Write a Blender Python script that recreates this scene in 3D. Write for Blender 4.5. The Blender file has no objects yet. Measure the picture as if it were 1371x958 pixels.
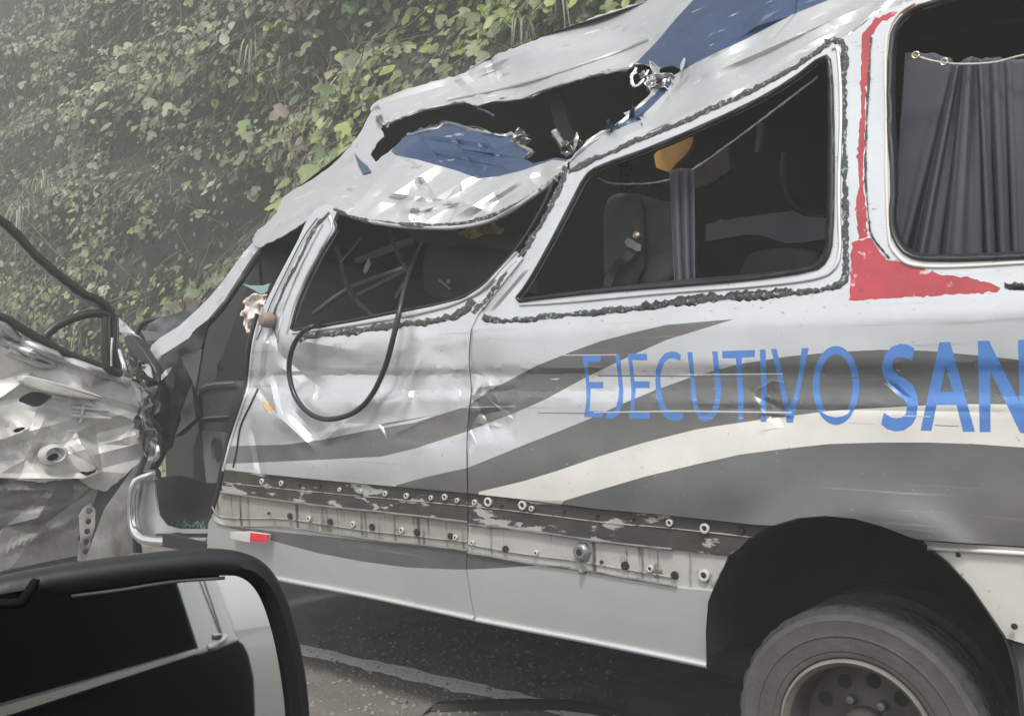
import bpy, bmesh, math, random
import numpy as np
from mathutils import Vector, geometry, noise
random.seed(7); rng = np.random.default_rng(7)
scene = bpy.context.scene
COL = scene.collection

# ------------------------------------------------------------------ camera
F_PX, CX, CY = 1250.0, 685.5, 479.0
CAM = np.array([0.0, -2.55, 1.33])
YAW = math.radians(38.3)          # turned towards the front of the van (-X)
PITCH = math.atan(31.0 / F_PX)
cd = bpy.data.cameras.new("camera"); cam = bpy.data.objects.new("camera", cd); COL.objects.link(cam)
cam.location = CAM; cam.rotation_euler = (math.pi / 2 + PITCH, 0, YAW)
cd.sensor_width = 36; cd.lens = F_PX / 1371 * 36; cd.clip_start = 0.02; cd.clip_end = 2000
scene.camera = cam

# ------------------------------------------------------------------ light
SUN_EL, SUN_AZ = math.radians(58), math.radians(28)     # azimuth of the sun measured from -Y towards +X
w = bpy.data.worlds.new("World"); scene.world = w; w.use_nodes = True
nt = w.node_tree; bg = nt.nodes["Background"]
sky = nt.nodes.new("ShaderNodeTexSky"); sky.sky_type = 'NISHITA'; sky.sun_disc = False
sd = Vector((math.sin(SUN_AZ) * math.cos(SUN_EL), -math.cos(SUN_AZ) * math.cos(SUN_EL), math.sin(SUN_EL)))
sky.sun_elevation = SUN_EL; sky.sun_rotation = math.atan2(sd.x, sd.y)
sky.dust_density = 1.5; sky.air_density = 1.0
hs = nt.nodes.new("ShaderNodeHueSaturation"); hs.inputs["Saturation"].default_value = 0.22   # overcast: a grey-white sky
nt.links.new(sky.outputs[0], hs.inputs["Color"]); nt.links.new(hs.outputs[0], bg.inputs[0])
bg.inputs[1].default_value = 0.15
sl = bpy.data.lights.new("sun", 'SUN'); sl.energy = 2.0; sl.angle = math.radians(10); sl.color = (1, 0.96, 0.9)
so = bpy.data.objects.new("sun", sl); COL.objects.link(so)
so.rotation_euler = (-sd).to_track_quat('-Z', 'Y').to_euler()
scene.view_settings.view_transform = 'Standard'; scene.view_settings.look = 'None'
scene.view_settings.exposure = 0.76; scene.view_settings.gamma = 1
scene.cycles.use_denoising = True
scene.cycles.max_bounces = 6; scene.cycles.volume_bounces = 1
scene.cycles.transparent_max_bounces = 8

# ------------------------------------------------------------------ projection helpers (photo pixels -> world)
_fw = np.array([-math.sin(YAW) * math.cos(PITCH), math.cos(YAW) * math.cos(PITCH), math.sin(PITCH)])
_rt = np.array([math.cos(YAW), math.sin(YAW), 0.0]); _up = np.cross(_rt, _fw)
NY = np.array([0, 1.0, 0]); NX = np.array([1.0, 0, 0]); NZ = np.array([0, 0, 1.0])
def rays(u, v):
    u = np.asarray(u, float); v = np.asarray(v, float)
    return _fw + ((u - CX) / F_PX)[..., None] * _rt - ((v - CY) / F_PX)[..., None] * _up
def unproj(u, v, c, n=NY):
    d = rays(u, v); t = (np.asarray(c, float) - n @ CAM) / (d @ n)
    return CAM + t[..., None] * d
def P3(u, v, c=0.0, n=NY):
    return Vector(unproj(np.array([u]), np.array([v]), np.array([c]), n)[0])
def px_m(u, c=0.0):                        # metres per pixel at a depth plane y = c
    d = rays(np.array([u]), np.array([510.0]))[0]; return (c - CAM[1]) / d[1] / F_PX

# ------------------------------------------------------------------ materials
def mat(name, col, rough=0.5, metal=0.0, var=0.0, vscale=6.0, col2=None, bump=0.0, bscale=40.0, stretch=(1, 1, 1),
        spots=None, coat=0.0, spec=None, attr=None):
    m = bpy.data.materials.new(name); m.use_nodes = True; t = m.node_tree; b = t.nodes["Principled BSDF"]
    N, L = t.nodes.new, t.links.new
    b.inputs["Roughness"].default_value = rough; b.inputs["Metallic"].default_value = metal
    b.inputs["Coat Weight"].default_value = coat
    if spec is not None: b.inputs["Specular IOR Level"].default_value = spec
    co = N("ShaderNodeTexCoord"); mp = N("ShaderNodeMapping"); mp.inputs["Scale"].default_value = stretch
    L(co.outputs["Object"], mp.inputs[0])
    c = (*col, 1)
    out = None
    if attr:
        a = N("ShaderNodeAttribute"); a.attribute_name = attr; out = a.outputs["Color"]
    if var > 0 or col2:
        c2 = (*(col2 or [x * (1 - var) for x in col]), 1)
        n = N("ShaderNodeTexNoise"); n.inputs["Scale"].default_value = vscale; n.inputs["Detail"].default_value = 8; n.inputs["Roughness"].default_value = 0.65
        L(mp.outputs[0], n.inputs[0])
        r = N("ShaderNodeValToRGB"); r.color_ramp.elements[0].position = 0.36; r.color_ramp.elements[1].position = 0.66
        L(n.outputs[0], r.inputs[0])
        mx = N("ShaderNodeMix"); mx.data_type = 'RGBA'; L(r.outputs[0], mx.inputs[0]); mx.inputs[6].default_value = c; mx.inputs[7].default_value = c2
        if out is not None:
            mx.blend_type = 'MULTIPLY'; L(out, mx.inputs[6]); mx.inputs[7].default_value = (1 - var, 1 - var, 1 - var, 1)
        out = mx.outputs[2]
    for sp in (spots or []):       # (colour, scale, lo, hi, stretch)
        mp2 = N("ShaderNodeMapping"); mp2.inputs["Scale"].default_value = sp[4]; L(co.outputs["Object"], mp2.inputs[0])
        n = N("ShaderNodeTexNoise"); n.inputs["Scale"].default_value = sp[1]; n.inputs["Detail"].default_value = 6; n.inputs["Roughness"].default_value = 0.6
        L(mp2.outputs[0], n.inputs[0])
        r = N("ShaderNodeValToRGB"); r.color_ramp.elements[0].position = sp[2]; r.color_ramp.elements[1].position = sp[3]; L(n.outputs[0], r.inputs[0])
        mx = N("ShaderNodeMix"); mx.data_type = 'RGBA'; L(r.outputs[0], mx.inputs[0])
        if out is not None: L(out, mx.inputs[6])
        else: mx.inputs[6].default_value = c
        mx.inputs[7].default_value = (*sp[0], 1); out = mx.outputs[2]
    if out is not None: L(out, b.inputs["Base Color"])
    else: b.inputs["Base Color"].default_value = c
    if bump > 0:
        n = N("ShaderNodeTexNoise"); n.inputs["Scale"].default_value = bscale; n.inputs["Detail"].default_value = 6
        L(mp.outputs[0], n.inputs[0]); bp = N("ShaderNodeBump"); bp.inputs["Strength"].default_value = bump; bp.inputs["Distance"].default_value = 0.01
        L(n.outputs[0], bp.inputs["Height"]); L(bp.outputs[0], b.inputs["Normal"])
    return m
ST = (1, 1, 1); LONG = (0.35, 1, 6)
SPECK = [((0.33, 0.29, 0.24), 60, 0.655, 0.70, (0.7, 1, 1.6)), ((0.40, 0.37, 0.32), 2.2, 0.60, 0.80, (1, 1, 1)), ((0.46, 0.47, 0.47), 1.0, 0.60, 0.70, (1.2, 3, 34))]
GLARE_VEIL = 0.0118
M = {}
M['silver'] = mat('silver_paint', (0.62, 0.635, 0.64), 0.36, 0.55, var=0.10, vscale=3.0, bump=0.03, bscale=14, spots=SPECK)
M['silver_crush'] = mat('silver_crumpled', (0.53, 0.532, 0.53), 0.38, 0.58, var=0.10, vscale=5.0, bump=0.05, bscale=16, spots=[((0.34, 0.33, 0.32), 7, 0.62, 0.7, (1, 1, 2)), ((0.8, 0.8, 0.8), 12, 0.64, 0.7, (0.5, 1, 3))])
M['silver_low'] = mat('silver_lower', (0.60, 0.61, 0.60), 0.40, 0.5, var=0.10, vscale=2.2, bump=0.02, bscale=10)
M['cream'] = mat('bare_white_primer', (0.68, 0.66, 0.61), 0.5, 0.0, var=0.12, vscale=5, spots=[((0.36, 0.31, 0.26), 60, 0.66, 0.72, ST)])
M['stripe'] = mat('grey_stripe', (0.135, 0.137, 0.136), 0.36, 0.25, var=0.14, vscale=2.6, bump=0.02, bscale=12, spots=[((0.20, 0.195, 0.18), 1.5, 0.42, 0.75, (1, 1, 1.4)), ((0.30, 0.29, 0.27), 70, 0.66, 0.72, (0.6, 1, 1.6)), ((0.27, 0.27, 0.265), 1.0, 0.64, 0.74, (1.0, 3, 40))])
M['blue_letter'] = mat('blue_letter', (0.082, 0.215, 0.53), 0.42, 0.0, var=0.08, vscale=9, spots=[((0.40, 0.42, 0.43), 1.2, 0.64, 0.70, (1.0, 3, 40))])
M['blue_roof'] = mat('blue_roof_paint', (0.016, 0.042, 0.108), 0.36, 0.0, var=0.3, vscale=6, bump=0.05, bscale=14, spots=[((0.30, 0.33, 0.38), 9, 0.64, 0.69, (0.6, 1, 3))])
M['red'] = mat('red_paint', (0.44, 0.055, 0.07), 0.5, 0.0, var=0.25, vscale=8, spots=[((0.62, 0.45, 0.45), 24, 0.62, 0.68, ST), ((0.22, 0.04, 0.05), 14, 0.64, 0.72, ST)])
M['bead'] = mat('torn_sealant', (0.060, 0.072, 0.068), 0.65, 0.0, var=0.3, vscale=60, bump=0.6, bscale=160, spots=[((0.30, 0.36, 0.34), 70, 0.57, 0.64, ST)])
M['rubber'] = mat('black_rubber', (0.018, 0.019, 0.02), 0.38, bump=0.05)
M['primer'] = mat('dark_glue_strip', (0.075, 0.066, 0.060), 0.55, 0.1, var=0.35, vscale=8, bump=0.15, bscale=60,
                  spots=[((0.42, 0.41, 0.39), 4.5, 0.565, 0.585, (1, 1, 3.4)), ((0.36, 0.35, 0.33), 3.0, 0.66, 0.70, (9, 1, 0.8))])
M['pale_strip'] = mat('pale_primer_strip', (0.37, 0.355, 0.32), 0.55, 0.1, var=0.2, vscale=7, bump=0.1, bscale=60,
                      spots=[((0.085, 0.078, 0.07), 3.0, 0.55, 0.66, (10, 1, 0.7)), ((0.12, 0.10, 0.085), 14, 0.64, 0.72, ST)])
M['pale_strip_rear'] = mat('pale_primer_rear', (0.52, 0.51, 0.48), 0.5, 0.15, var=0.15, vscale=7, bump=0.1, bscale=60,
                      spots=[((0.12, 0.11, 0.10), 3.0, 0.58, 0.68, (10, 1, 0.7)), ((0.14, 0.12, 0.10), 12, 0.62, 0.72, ST)])
M['tan'] = mat('tan_plastic', (0.26, 0.20, 0.16), 0.6, var=0.3, vscale=20)
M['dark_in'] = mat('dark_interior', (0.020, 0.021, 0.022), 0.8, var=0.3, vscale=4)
M['grey_trim'] = mat('grey_trim', (0.14, 0.15, 0.16), 0.6, var=0.15)
M['seat'] = mat('seat_cloth', (0.065, 0.066, 0.068), 0.85, var=0.25, vscale=30, bump=0.2, bscale=200)
M['curtain'] = mat('curtain_cloth', (0.072, 0.075, 0.093), 0.85, var=0.12, vscale=12, bump=0.15, bscale=300)
M['wood'] = mat('torn_foam', (0.48, 0.34, 0.17), 0.8, var=0.3, vscale=12, bump=0.4)
M['orange'] = mat('orange_board', (0.52, 0.27, 0.06), 0.7, var=0.35, vscale=9, bump=0.3)
M['pink'] = mat('pale_padding', (0.72, 0.63, 0.59), 0.85, var=0.12, vscale=14, bump=0.3, bscale=30)
M['teal'] = mat('glass_film', (0.22, 0.36, 0.35), 0.2, var=0.1)
M['chrome'] = mat('bright_metal', (0.75, 0.75, 0.74), 0.22, 0.95, bump=0.03)
M['brass'] = mat('brass_metal', (0.62, 0.50, 0.34), 0.3, 0.9)
M['door_shaded'] = mat('door_metal_shaded', (0.27, 0.265, 0.25), 0.5, 0.2, var=0.35, vscale=6, bump=0.1, spots=[((0.13, 0.12, 0.10), 5, 0.55, 0.7, ST)])  # inner panel's metal again, with its shade put into the colour
M['steel'] = mat('dull_steel', (0.30, 0.30, 0.29), 0.45, 0.6, var=0.3, vscale=12, bump=0.2, spots=[((0.16, 0.10, 0.06), 12, 0.6, 0.7, ST)])
M['rim'] = mat('dusty_rim', (0.11, 0.103, 0.094), 0.55, 0.35, var=0.35, vscale=10, bump=0.15)
M['rimlip'] = mat('rim_lip', (0.30, 0.285, 0.25), 0.5, 0.5, var=0.25, vscale=16)
M['tyre'] = mat('dusty_tyre', (0.098, 0.093, 0.087), 0.85, var=0.35, vscale=9, bump=0.25, bscale=70)
M['tread'] = mat('tyre_tread', (0.05, 0.052, 0.052), 0.9, var=0.4, vscale=26, bump=0.5, bscale=80)
M['black_plastic'] = mat('black_plastic', (0.016, 0.017, 0.018), 0.42, var=0.2, vscale=12, bump=0.06, bscale=120)
M['gloss_black'] = mat('gloss_black_paint', (0.012, 0.013, 0.014), 0.30, spec=0.0)
M['matt_black'] = mat('matt_black', (0.010, 0.010, 0.011), 0.8, spec=0.0)
M['dark_glass'] = mat('tinted_glass', (0.012, 0.013, 0.014), 0.06)
M['mirror'] = mat('mirror_silvering', (0.62, 0.64, 0.65), 0.02, 1.0)
M['reflector_red'] = mat('red_reflector', (0.62, 0.04, 0.06), 0.2)
M['reflector_white'] = mat('white_reflector', (0.52, 0.51, 0.47), 0.35)
M['door_in'] = mat('door_inner_metal', (0.70, 0.69, 0.66), 0.45, 0.25, var=0.25, vscale=7, bump=0.12, bscale=18, spots=[((0.34, 0.33, 0.31), 3, 0.50, 0.72, ST)])  # base colour lightened to carry the glare over the open door
M['asphalt'] = mat('asphalt', (0.165, 0.155, 0.138), 0.9, var=0.4, vscale=5, bump=0.6, bscale=70, spots=[((0.24, 0.23, 0.21), 150, 0.64, 0.70, ST), ((0.14, 0.13, 0.11), 1.6, 0.5, 0.7, ST)])
M['line'] = mat('road_paint', (0.80, 0.79, 0.75), 0.8, var=0.12, vscale=18, bump=0.4, bscale=60, spots=[((0.25, 0.24, 0.22), 26, 0.63, 0.69, ST)])
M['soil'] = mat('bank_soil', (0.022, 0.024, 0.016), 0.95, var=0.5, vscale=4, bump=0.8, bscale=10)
M['leaf'] = mat('leaf', (0.08, 0.1, 0.03), 0.55, attr='tint', var=0.25, vscale=30)
M['stem'] = mat('stem', (0.135, 0.115, 0.080), 0.8, var=0.3, vscale=20)
M['cordw'] = mat('pale_cord', (0.52, 0.49, 0.42), 0.6, var=0.4, vscale=200)
M['scratch'] = mat('scratch_white', (0.50, 0.50, 0.49), 0.5)
M['scratchd'] = mat('scratch_dark', (0.09, 0.10, 0.105), 0.5)
M['hole'] = mat('bolt_hole_dark', (0.020, 0.019, 0.018), 0.8)

# ------------------------------------------------------------------ object helpers
def tag(o, label=None, cat=None, group=None, kind=None):
    for k, v in (('label', label), ('category', cat), ('group', group), ('kind', kind)):
        if v: o[k] = v
    return o
def empty(name, loc, label=None, cat=None, group=None):
    o = bpy.data.objects.new(name, None); COL.objects.link(o); o.location = loc; o.empty_display_size = 0.1
    return tag(o, label, cat, group)
def link(name, verts, faces, mats, parent=None, midx=None, smooth=True, sharp=None):
    me = bpy.data.meshes.new(name); me.from_pydata([tuple(map(float, p)) for p in verts], [], [tuple(map(int, f)) for f in faces])
    mats = mats if isinstance(mats, (list, tuple)) else [mats]
    for m in mats: me.materials.append(m)
    if midx is not None: me.polygons.foreach_set('material_index', np.asarray(midx, np.int32))
    if smooth: me.polygons.foreach_set('use_smooth', np.ones(len(me.polygons), bool))
    me.update()
    if sharp: me.set_sharp_from_angle(angle=math.radians(sharp))
    o = bpy.data.objects.new(name, me); COL.objects.link(o)
    if parent is not None:
        o.parent = parent
        o.matrix_parent_inverse = parent_inv(parent)
    return o
def world_loc(o):
    return Vector(o.location) if o.parent is None else Vector(o.location)
def parent_inv(p):
    from mathutils import Matrix
    chain = Matrix.Identity(4)
    q = p; seq = []
    while q is not None: seq.append(q); q = q.parent
    for q in reversed(seq):
        chain = chain @ q.matrix_parent_inverse @ Matrix.LocRotScale(q.location, q.rotation_euler, q.scale)
    return chain.inverted()

def inpoly(px, py, poly):
    poly = np.asarray(poly, float); x, y = poly[:, 0], poly[:, 1]; c = np.zeros(len(px), bool); j = len(poly) - 1
    for i in range(len(poly)):
        cond = (y[i] > py) != (y[j] > py)
        if cond.any():
            xi = (x[j] - x[i]) * (py - y[i]) / (y[j] - y[i] + 1e-12) + x[i]
            c ^= cond & (px < xi)
        j = i
    return c
def densify(poly, step, closed=True, rag=0.0, smooth=0):
    pts = [np.array(p[:2], float) for p in poly]
    if smooth:
        for _ in range(smooth):
            q = []
            n = len(pts)
            for i in range(n if closed else n - 1):
                a, b = pts[i], pts[(i + 1) % n]; q += [a * .75 + b * .25, a * .25 + b * .75]
            if not closed: q = [pts[0]] + q[1:-1] + [pts[-1]]
            pts = q
    out = []
    n = len(pts)
    for i in range(n if closed else n - 1):
        a, b = pts[i], pts[(i + 1) % n]; k = max(1, int(round(np.linalg.norm(b - a) / step)))
        for j in range(k):
            p = a + (b - a) * j / k
            out.append(p + (rng.normal(0, rag, 2) if rag else 0))
    if not closed: out.append(pts[-1])
    return np.array(out)
def tps(ctrl):
    """thin plate spline through (u, v, value) points"""
    c = np.asarray(ctrl, float); X = c[:, :2] / 100.0; n = len(c)
    def k(r2): return np.where(r2 > 1e-12, r2 * np.log(r2 + 1e-12), 0)
    K = k(((X[:, None] - X[None]) ** 2).sum(-1)) + 0.02 * np.eye(n); Pm = np.c_[np.ones(n), X]
    A = np.zeros((n + 3, n + 3)); A[:n, :n] = K; A[:n, n:] = Pm; A[n:, :n] = Pm.T
    s = np.linalg.solve(A, np.r_[c[:, 2], 0, 0, 0])
    def f(u, v):
        q = np.stack([np.asarray(u, float), np.asarray(v, float)], -1) / 100.0
        return k(((q[:, None] - X[None]) ** 2).sum(-1)) @ s[:n] + s[n] + q @ s[n + 1:]
    return f
def creases(us, vs, segs):
    """sharp folds: (u0, v0, u1, v1, half width, height)"""
    h = np.zeros(len(us))
    for (a, b, c, d, wd, amp) in segs:
        e = np.array([c - a, d - b], float); L = np.linalg.norm(e) + 1e-9; e /= L
        s = (us - a) * e[0] + (vs - b) * e[1]; q = np.abs(-(us - a) * e[1] + (vs - b) * e[0])
        end = np.clip(np.minimum(s, L - s) / (0.3 * L) + 0.3, 0, 1)
        h += amp * np.clip(1 - q / wd, 0, 1) * end
    return h
def rand_creases(n, box, length, width, amp, ang=None, seed=1):
    r = np.random.default_rng(seed); out = []
    for _ in range(n):
        a, b = r.uniform(box[0], box[2]), r.uniform(box[1], box[3])
        t = r.uniform(0, math.pi) if ang is None else math.radians(r.normal(ang[0], ang[1]))
        l = r.uniform(*length); out.append((a, b, a + l * math.cos(t), b + l * math.sin(t), r.uniform(*width), r.choice([-1, 1]) * r.uniform(*amp)))
    return out
class Facets:
    """crushed-sheet relief: random heights joined by flat triangles; its edges become folds of the sheet"""
    def __init__(self, box, n, amp, seed, aspect=1.0, ang=0.0):
        r = np.random.default_rng(seed); x0, y0, x1, y1 = box
        S = np.c_[r.uniform(x0, x1, n), r.uniform(y0, y1, n)]; S = np.r_[S, [(x0-60,y0-60),(x1+60,y0-60),(x1+60,y1+60),(x0-60,y1+60)]]; H = np.r_[r.uniform(-amp, amp, n), 0, 0, 0, 0]
        c, s_ = math.cos(math.radians(ang)), math.sin(math.radians(ang)); R = np.array([[c, s_], [-s_, c]]); R[1] *= aspect       # folds run along `ang` when aspect > 1
        vs_, es_, fs, *_r = geometry.delaunay_2d_cdt([Vector(p) for p in S @ R.T], [], [], 0, 1e-5)
        Q = np.array([tuple(p) for p in vs_]); self.Q = Q @ np.linalg.inv(R).T
        self.H = np.array([H[np.argmin(((S - q) ** 2).sum(1))] for q in self.Q]); self.F = [list(f) for f in fs]
        self.E = [(self.Q[a], self.Q[b]) for a, b in {tuple(sorted((f[i], f[(i + 1) % len(f)]))) for f in self.F for i in range(len(f))}]
    def __call__(self, us, vs):
        h = np.zeros(len(us)); P_ = np.c_[us, vs]
        for f in self.F:
            a, b, c = self.Q[f]; T = np.array([b - a, c - a]).T
            if abs(np.linalg.det(T)) < 1e-9: continue
            w_ = np.linalg.solve(T, (P_ - a).T); ok = (w_[0] >= -1e-6) & (w_[1] >= -1e-6) & (w_.sum(0) <= 1 + 1e-6)
            ha, hb, hc = self.H[f]; h[ok] = ha + w_[0][ok] * (hb - ha) + w_[1][ok] * (hc - ha)
        return h
def fold_lines(segs):
    out = []
    for (a, b, c, d, wd, amp) in segs:
        e = np.array([c - a, d - b], float); e /= np.linalg.norm(e) + 1e-9; q = np.array([-e[1], e[0]])
        for k in (-1, 0, 1): out.append((np.array([a, b]) + q * wd * k, np.array([c, d]) + q * wd * k))
    return out
def bumps(us, vs, lst):
    h = np.zeros(len(us))
    for (a, b, ru, rv, amp) in lst: h += amp * np.exp(-(((us - a) / ru) ** 2 + ((vs - b) / rv) ** 2))
    return h
def fbm(us, vs, scale, seed=0, oct=3):
    return np.array([noise.fractal(Vector((a / scale, b / scale, seed * 7.3)), 1.0, 2.0, oct) for a, b in zip(us, vs)])

class Sheet: pass
def sheet(name, outline, depth, mats, parent=None, holes=(), regions=(), step=9, n=NY, thick=0.006, rag=0.0, smooth=0, sharp=35, hole_rag=0.0, folds=()):
    """a metal sheet cut to an outline; depth(u, v) gives the plane offset along n; regions = [(polygon, material index)]"""
    out = densify(outline, step, rag=rag, smooth=smooth)
    hs_ = [densify(h, step, rag=hole_rag, smooth=1) for h in holes]
    regs = [(np.array([p[:2] for p in r[0]], float), r[1]) for r in regions]
    lo, hi = out.min(0), out.max(0)
    gx, gy = np.meshgrid(np.arange(lo[0], hi[0], step), np.arange(lo[1], hi[1], step * 0.87))
    gx = gx + (np.arange(gx.shape[0]) % 2)[:, None] * step / 2
    g = np.c_[gx.ravel(), gy.ravel()] + rng.normal(0, step * 0.08, (gx.size, 2))
    g = g[inpoly(g[:, 0], g[:, 1], out)]
    for h in hs_: g = g[~inpoly(g[:, 0], g[:, 1], h)]
    V = []; E = []
    def addloop(p):
        b = len(V); V.extend(map(tuple, p)); E.extend((b + i, b + (i + 1) % len(p)) for i in range(len(p)))
    addloop(out)
    for h in hs_: addloop(h)
    for r, _ in regs: addloop(densify(r, max(step, 5)))
    for p0, p1 in folds:
        k = max(1, int(np.linalg.norm(p1 - p0) / max(step, 4))); q = p0 + (p1 - p0) * np.linspace(0, 1, k + 1)[:, None]; inn = inpoly(q[:, 0], q[:, 1], out)
        for h in hs_: inn &= ~inpoly(q[:, 0], q[:, 1], h)
        ids = {}
        for i in range(k + 1):
            if inn[i]: ids[i] = len(V); V.append(tuple(q[i]))
        E.extend((ids[i], ids[i + 1]) for i in range(k) if i in ids and i + 1 in ids)
    allc = np.array(V)
    if len(g):                                     # keep grid points away from the constraint points
        keep = np.ones(len(g), bool)
        for i in range(0, len(g), 2000):
            d2 = ((g[i:i + 2000, None] - allc[None]) ** 2).sum(-1).min(1); keep[i:i + 2000] = d2 > (0.45 * min(step, 6)) ** 2
        V.extend(map(tuple, g[keep]))
    vs_, _, fs, *_ = geometry.delaunay_2d_cdt([Vector(p) for p in V], E, [], 0, 0.3 if folds else 1e-4)
    vv = np.array([tuple(p) for p in vs_]); ff = np.array([f for f in fs if len(f) == 3])
    cen = vv[ff].mean(1)
    ok = inpoly(cen[:, 0], cen[:, 1], out)
    for h in hs_: ok &= ~inpoly(cen[:, 0], cen[:, 1], h)
    ff, cen = ff[ok], cen[ok]
    mi = np.zeros(len(ff), int)
    for r, k in regs: mi[inpoly(cen[:, 0], cen[:, 1], r)] = k
    used = np.unique(ff); rm = -np.ones(len(vv), int); rm[used] = np.arange(len(used)); vv = vv[used]; ff = rm[ff]
    c = depth(vv[:, 0], vv[:, 1]); W = unproj(vv[:, 0], vv[:, 1], c, n)
    fn = np.cross(W[ff[:, 1]] - W[ff[:, 0]], W[ff[:, 2]] - W[ff[:, 0]])
    flip = (fn * (W[ff].mean(1) - CAM)).sum(1) > 0; ff[flip] = ff[flip][:, ::-1]
    o = link(name, W, ff, mats, parent, mi, sharp=sharp)
    ed = np.sort(np.r_[ff[:, [0, 1]], ff[:, [1, 2]], ff[:, [2, 0]]], 1); key = ed[:, 0] * 10000000 + ed[:, 1]; uq, ct = np.unique(key, return_counts=True); bnd = set(uq[ct == 1].tolist())
    ev = np.zeros(len(o.data.edges) * 2, np.int32); o.data.edges.foreach_get('vertices', ev); ev = np.sort(ev.reshape(-1, 2), 1).astype(np.int64); kk = ev[:, 0] * 10000000 + ev[:, 1]
    at = o.data.attributes.get('sharp_edge') or o.data.attributes.new('sharp_edge', 'BOOLEAN', 'EDGE'); sh = np.zeros(len(kk), bool); at.data.foreach_get('value', sh); sh |= np.isin(kk, list(bnd)); at.data.foreach_set('value', sh)
    if thick:
        s = o.modifiers.new('thickness', 'SOLIDIFY'); s.thickness = thick; s.offset = -1
    return o

def tube_mesh(pts, r, seg=8, jitter=0.0):
    pts = [np.asarray(p, float) for p in pts]; V, Fc = [], []
    rr = r if hasattr(r, '__len__') else [r] * len(pts)
    prev = None
    for i, p in enumerate(pts):
        t = pts[min(i + 1, len(pts) - 1)] - pts[max(i - 1, 0)]; t = t / (np.linalg.norm(t) + 1e-9)
        if prev is None:
            a = np.cross(t, [0.31, 0.2, 0.93]); 
        else: a = prev - t * (prev @ t)
        a = a / (np.linalg.norm(a) + 1e-9); b = np.cross(t, a); prev = a
        for k in range(seg):
            q = rr[i] * (1 + (rng.normal(0, jitter) if jitter else 0)); th = 2 * math.pi * k / seg
            V.append(p + q * (math.cos(th) * a + math.sin(th) * b))
        if i:
            o = (i - 1) * seg
            for k in range(seg): Fc.append((o + k, o + (k + 1) % seg, o + seg + (k + 1) % seg, o + seg + k))
    Fc.append(tuple(range(seg))[::-1]); Fc.append(tuple(range((len(pts) - 1) * seg, len(pts) * seg)))
    return V, Fc
def smooth_path(pts, k=3):
    P = [np.asarray(p, float) for p in pts]
    out = []
    n = len(P)
    for i in range(n - 1):
        p0, p1, p2, p3 = P[max(i - 1, 0)], P[i], P[i + 1], P[min(i + 2, n - 1)]
        for j in range(k):
            t = j / k
            out.append(0.5 * ((2 * p1) + (-p0 + p2) * t + (2 * p0 - 5 * p1 + 4 * p2 - p3) * t * t + (-p0 + 3 * p1 - 3 * p2 + p3) * t ** 3))
    out.append(P[-1]); return out
def tube(name, pix, r, m, parent=None, c=None, n=NY, k=4, seg=8, jitter=0.0, off=0.0):
    """pix: [(u, v, depth)] or (u, v) with c a number or a depth function"""
    sp = smooth_path([np.array(p, float) for p in pix], k)
    W = []
    for p in sp:
        d = p[2] if len(p) > 2 else (c(np.array([p[0]]), np.array([p[1]]))[0] if callable(c) else c)
        W.append(unproj(np.array([p[0]]), np.array([p[1]]), np.array([d + off]), n)[0])
    V, Fc = tube_mesh(W, r, seg, jitter)
    return link(name, V, Fc, m, parent, sharp=60)
def bead(name, pix, c, wpx, parent, m=None, off=-0.003):
    """a ragged line of torn window sealant"""
    sp = densify(pix, 2.2, closed=False, smooth=1)
    d = c(sp[:, 0], sp[:, 1]) + off; W = unproj(sp[:, 0], sp[:, 1], d); k = np.array([px_m(a) for a in sp[:, 0]])
    wpx = wpx * .92; n_ = len(sp)
    tg = np.gradient(sp, axis=0); tg /= np.linalg.norm(tg, axis=1)[:, None] + 1e-9; nm = np.stack([-tg[:, 1], tg[:, 0]], -1)
    nz = lambda k_, s_: np.array([noise.noise(Vector((a / s_, b / s_, k_))) for a, b in sp])
    wl = wpx / 2 * np.clip(1 + .9 * nz(1.1, 6) + .8 * nz(4.1, 30) + rng.normal(0, .05, n_), .2, 1.9); wr = wpx / 2 * np.clip(1 + .9 * nz(2.7, 6) + .8 * nz(7.7, 30) + rng.normal(0, .05, n_), .2, 1.9)
    V = []; K = 5
    for j, (f_, h_) in enumerate(((-1, .003), (-.85, -.0008), (0, -.0012), (.85, -.0008), (1, .003))):
        q = sp + nm * ((wl if f_ < 0 else wr) * f_)[:, None]; V.append(unproj(q[:, 0], q[:, 1], d + h_ + rng.normal(0, .0003, n_) * (abs(f_) < 1)))
    V = np.stack(V, 1).reshape(-1, 3); Fc = [(i * K + j, i * K + j + 1, (i + 1) * K + j + 1, (i + 1) * K + j) for i in range(n_ - 1) for j in range(K - 1)]
    return link(name, V, Fc, m or M['bead'], parent, sharp=70)
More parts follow.
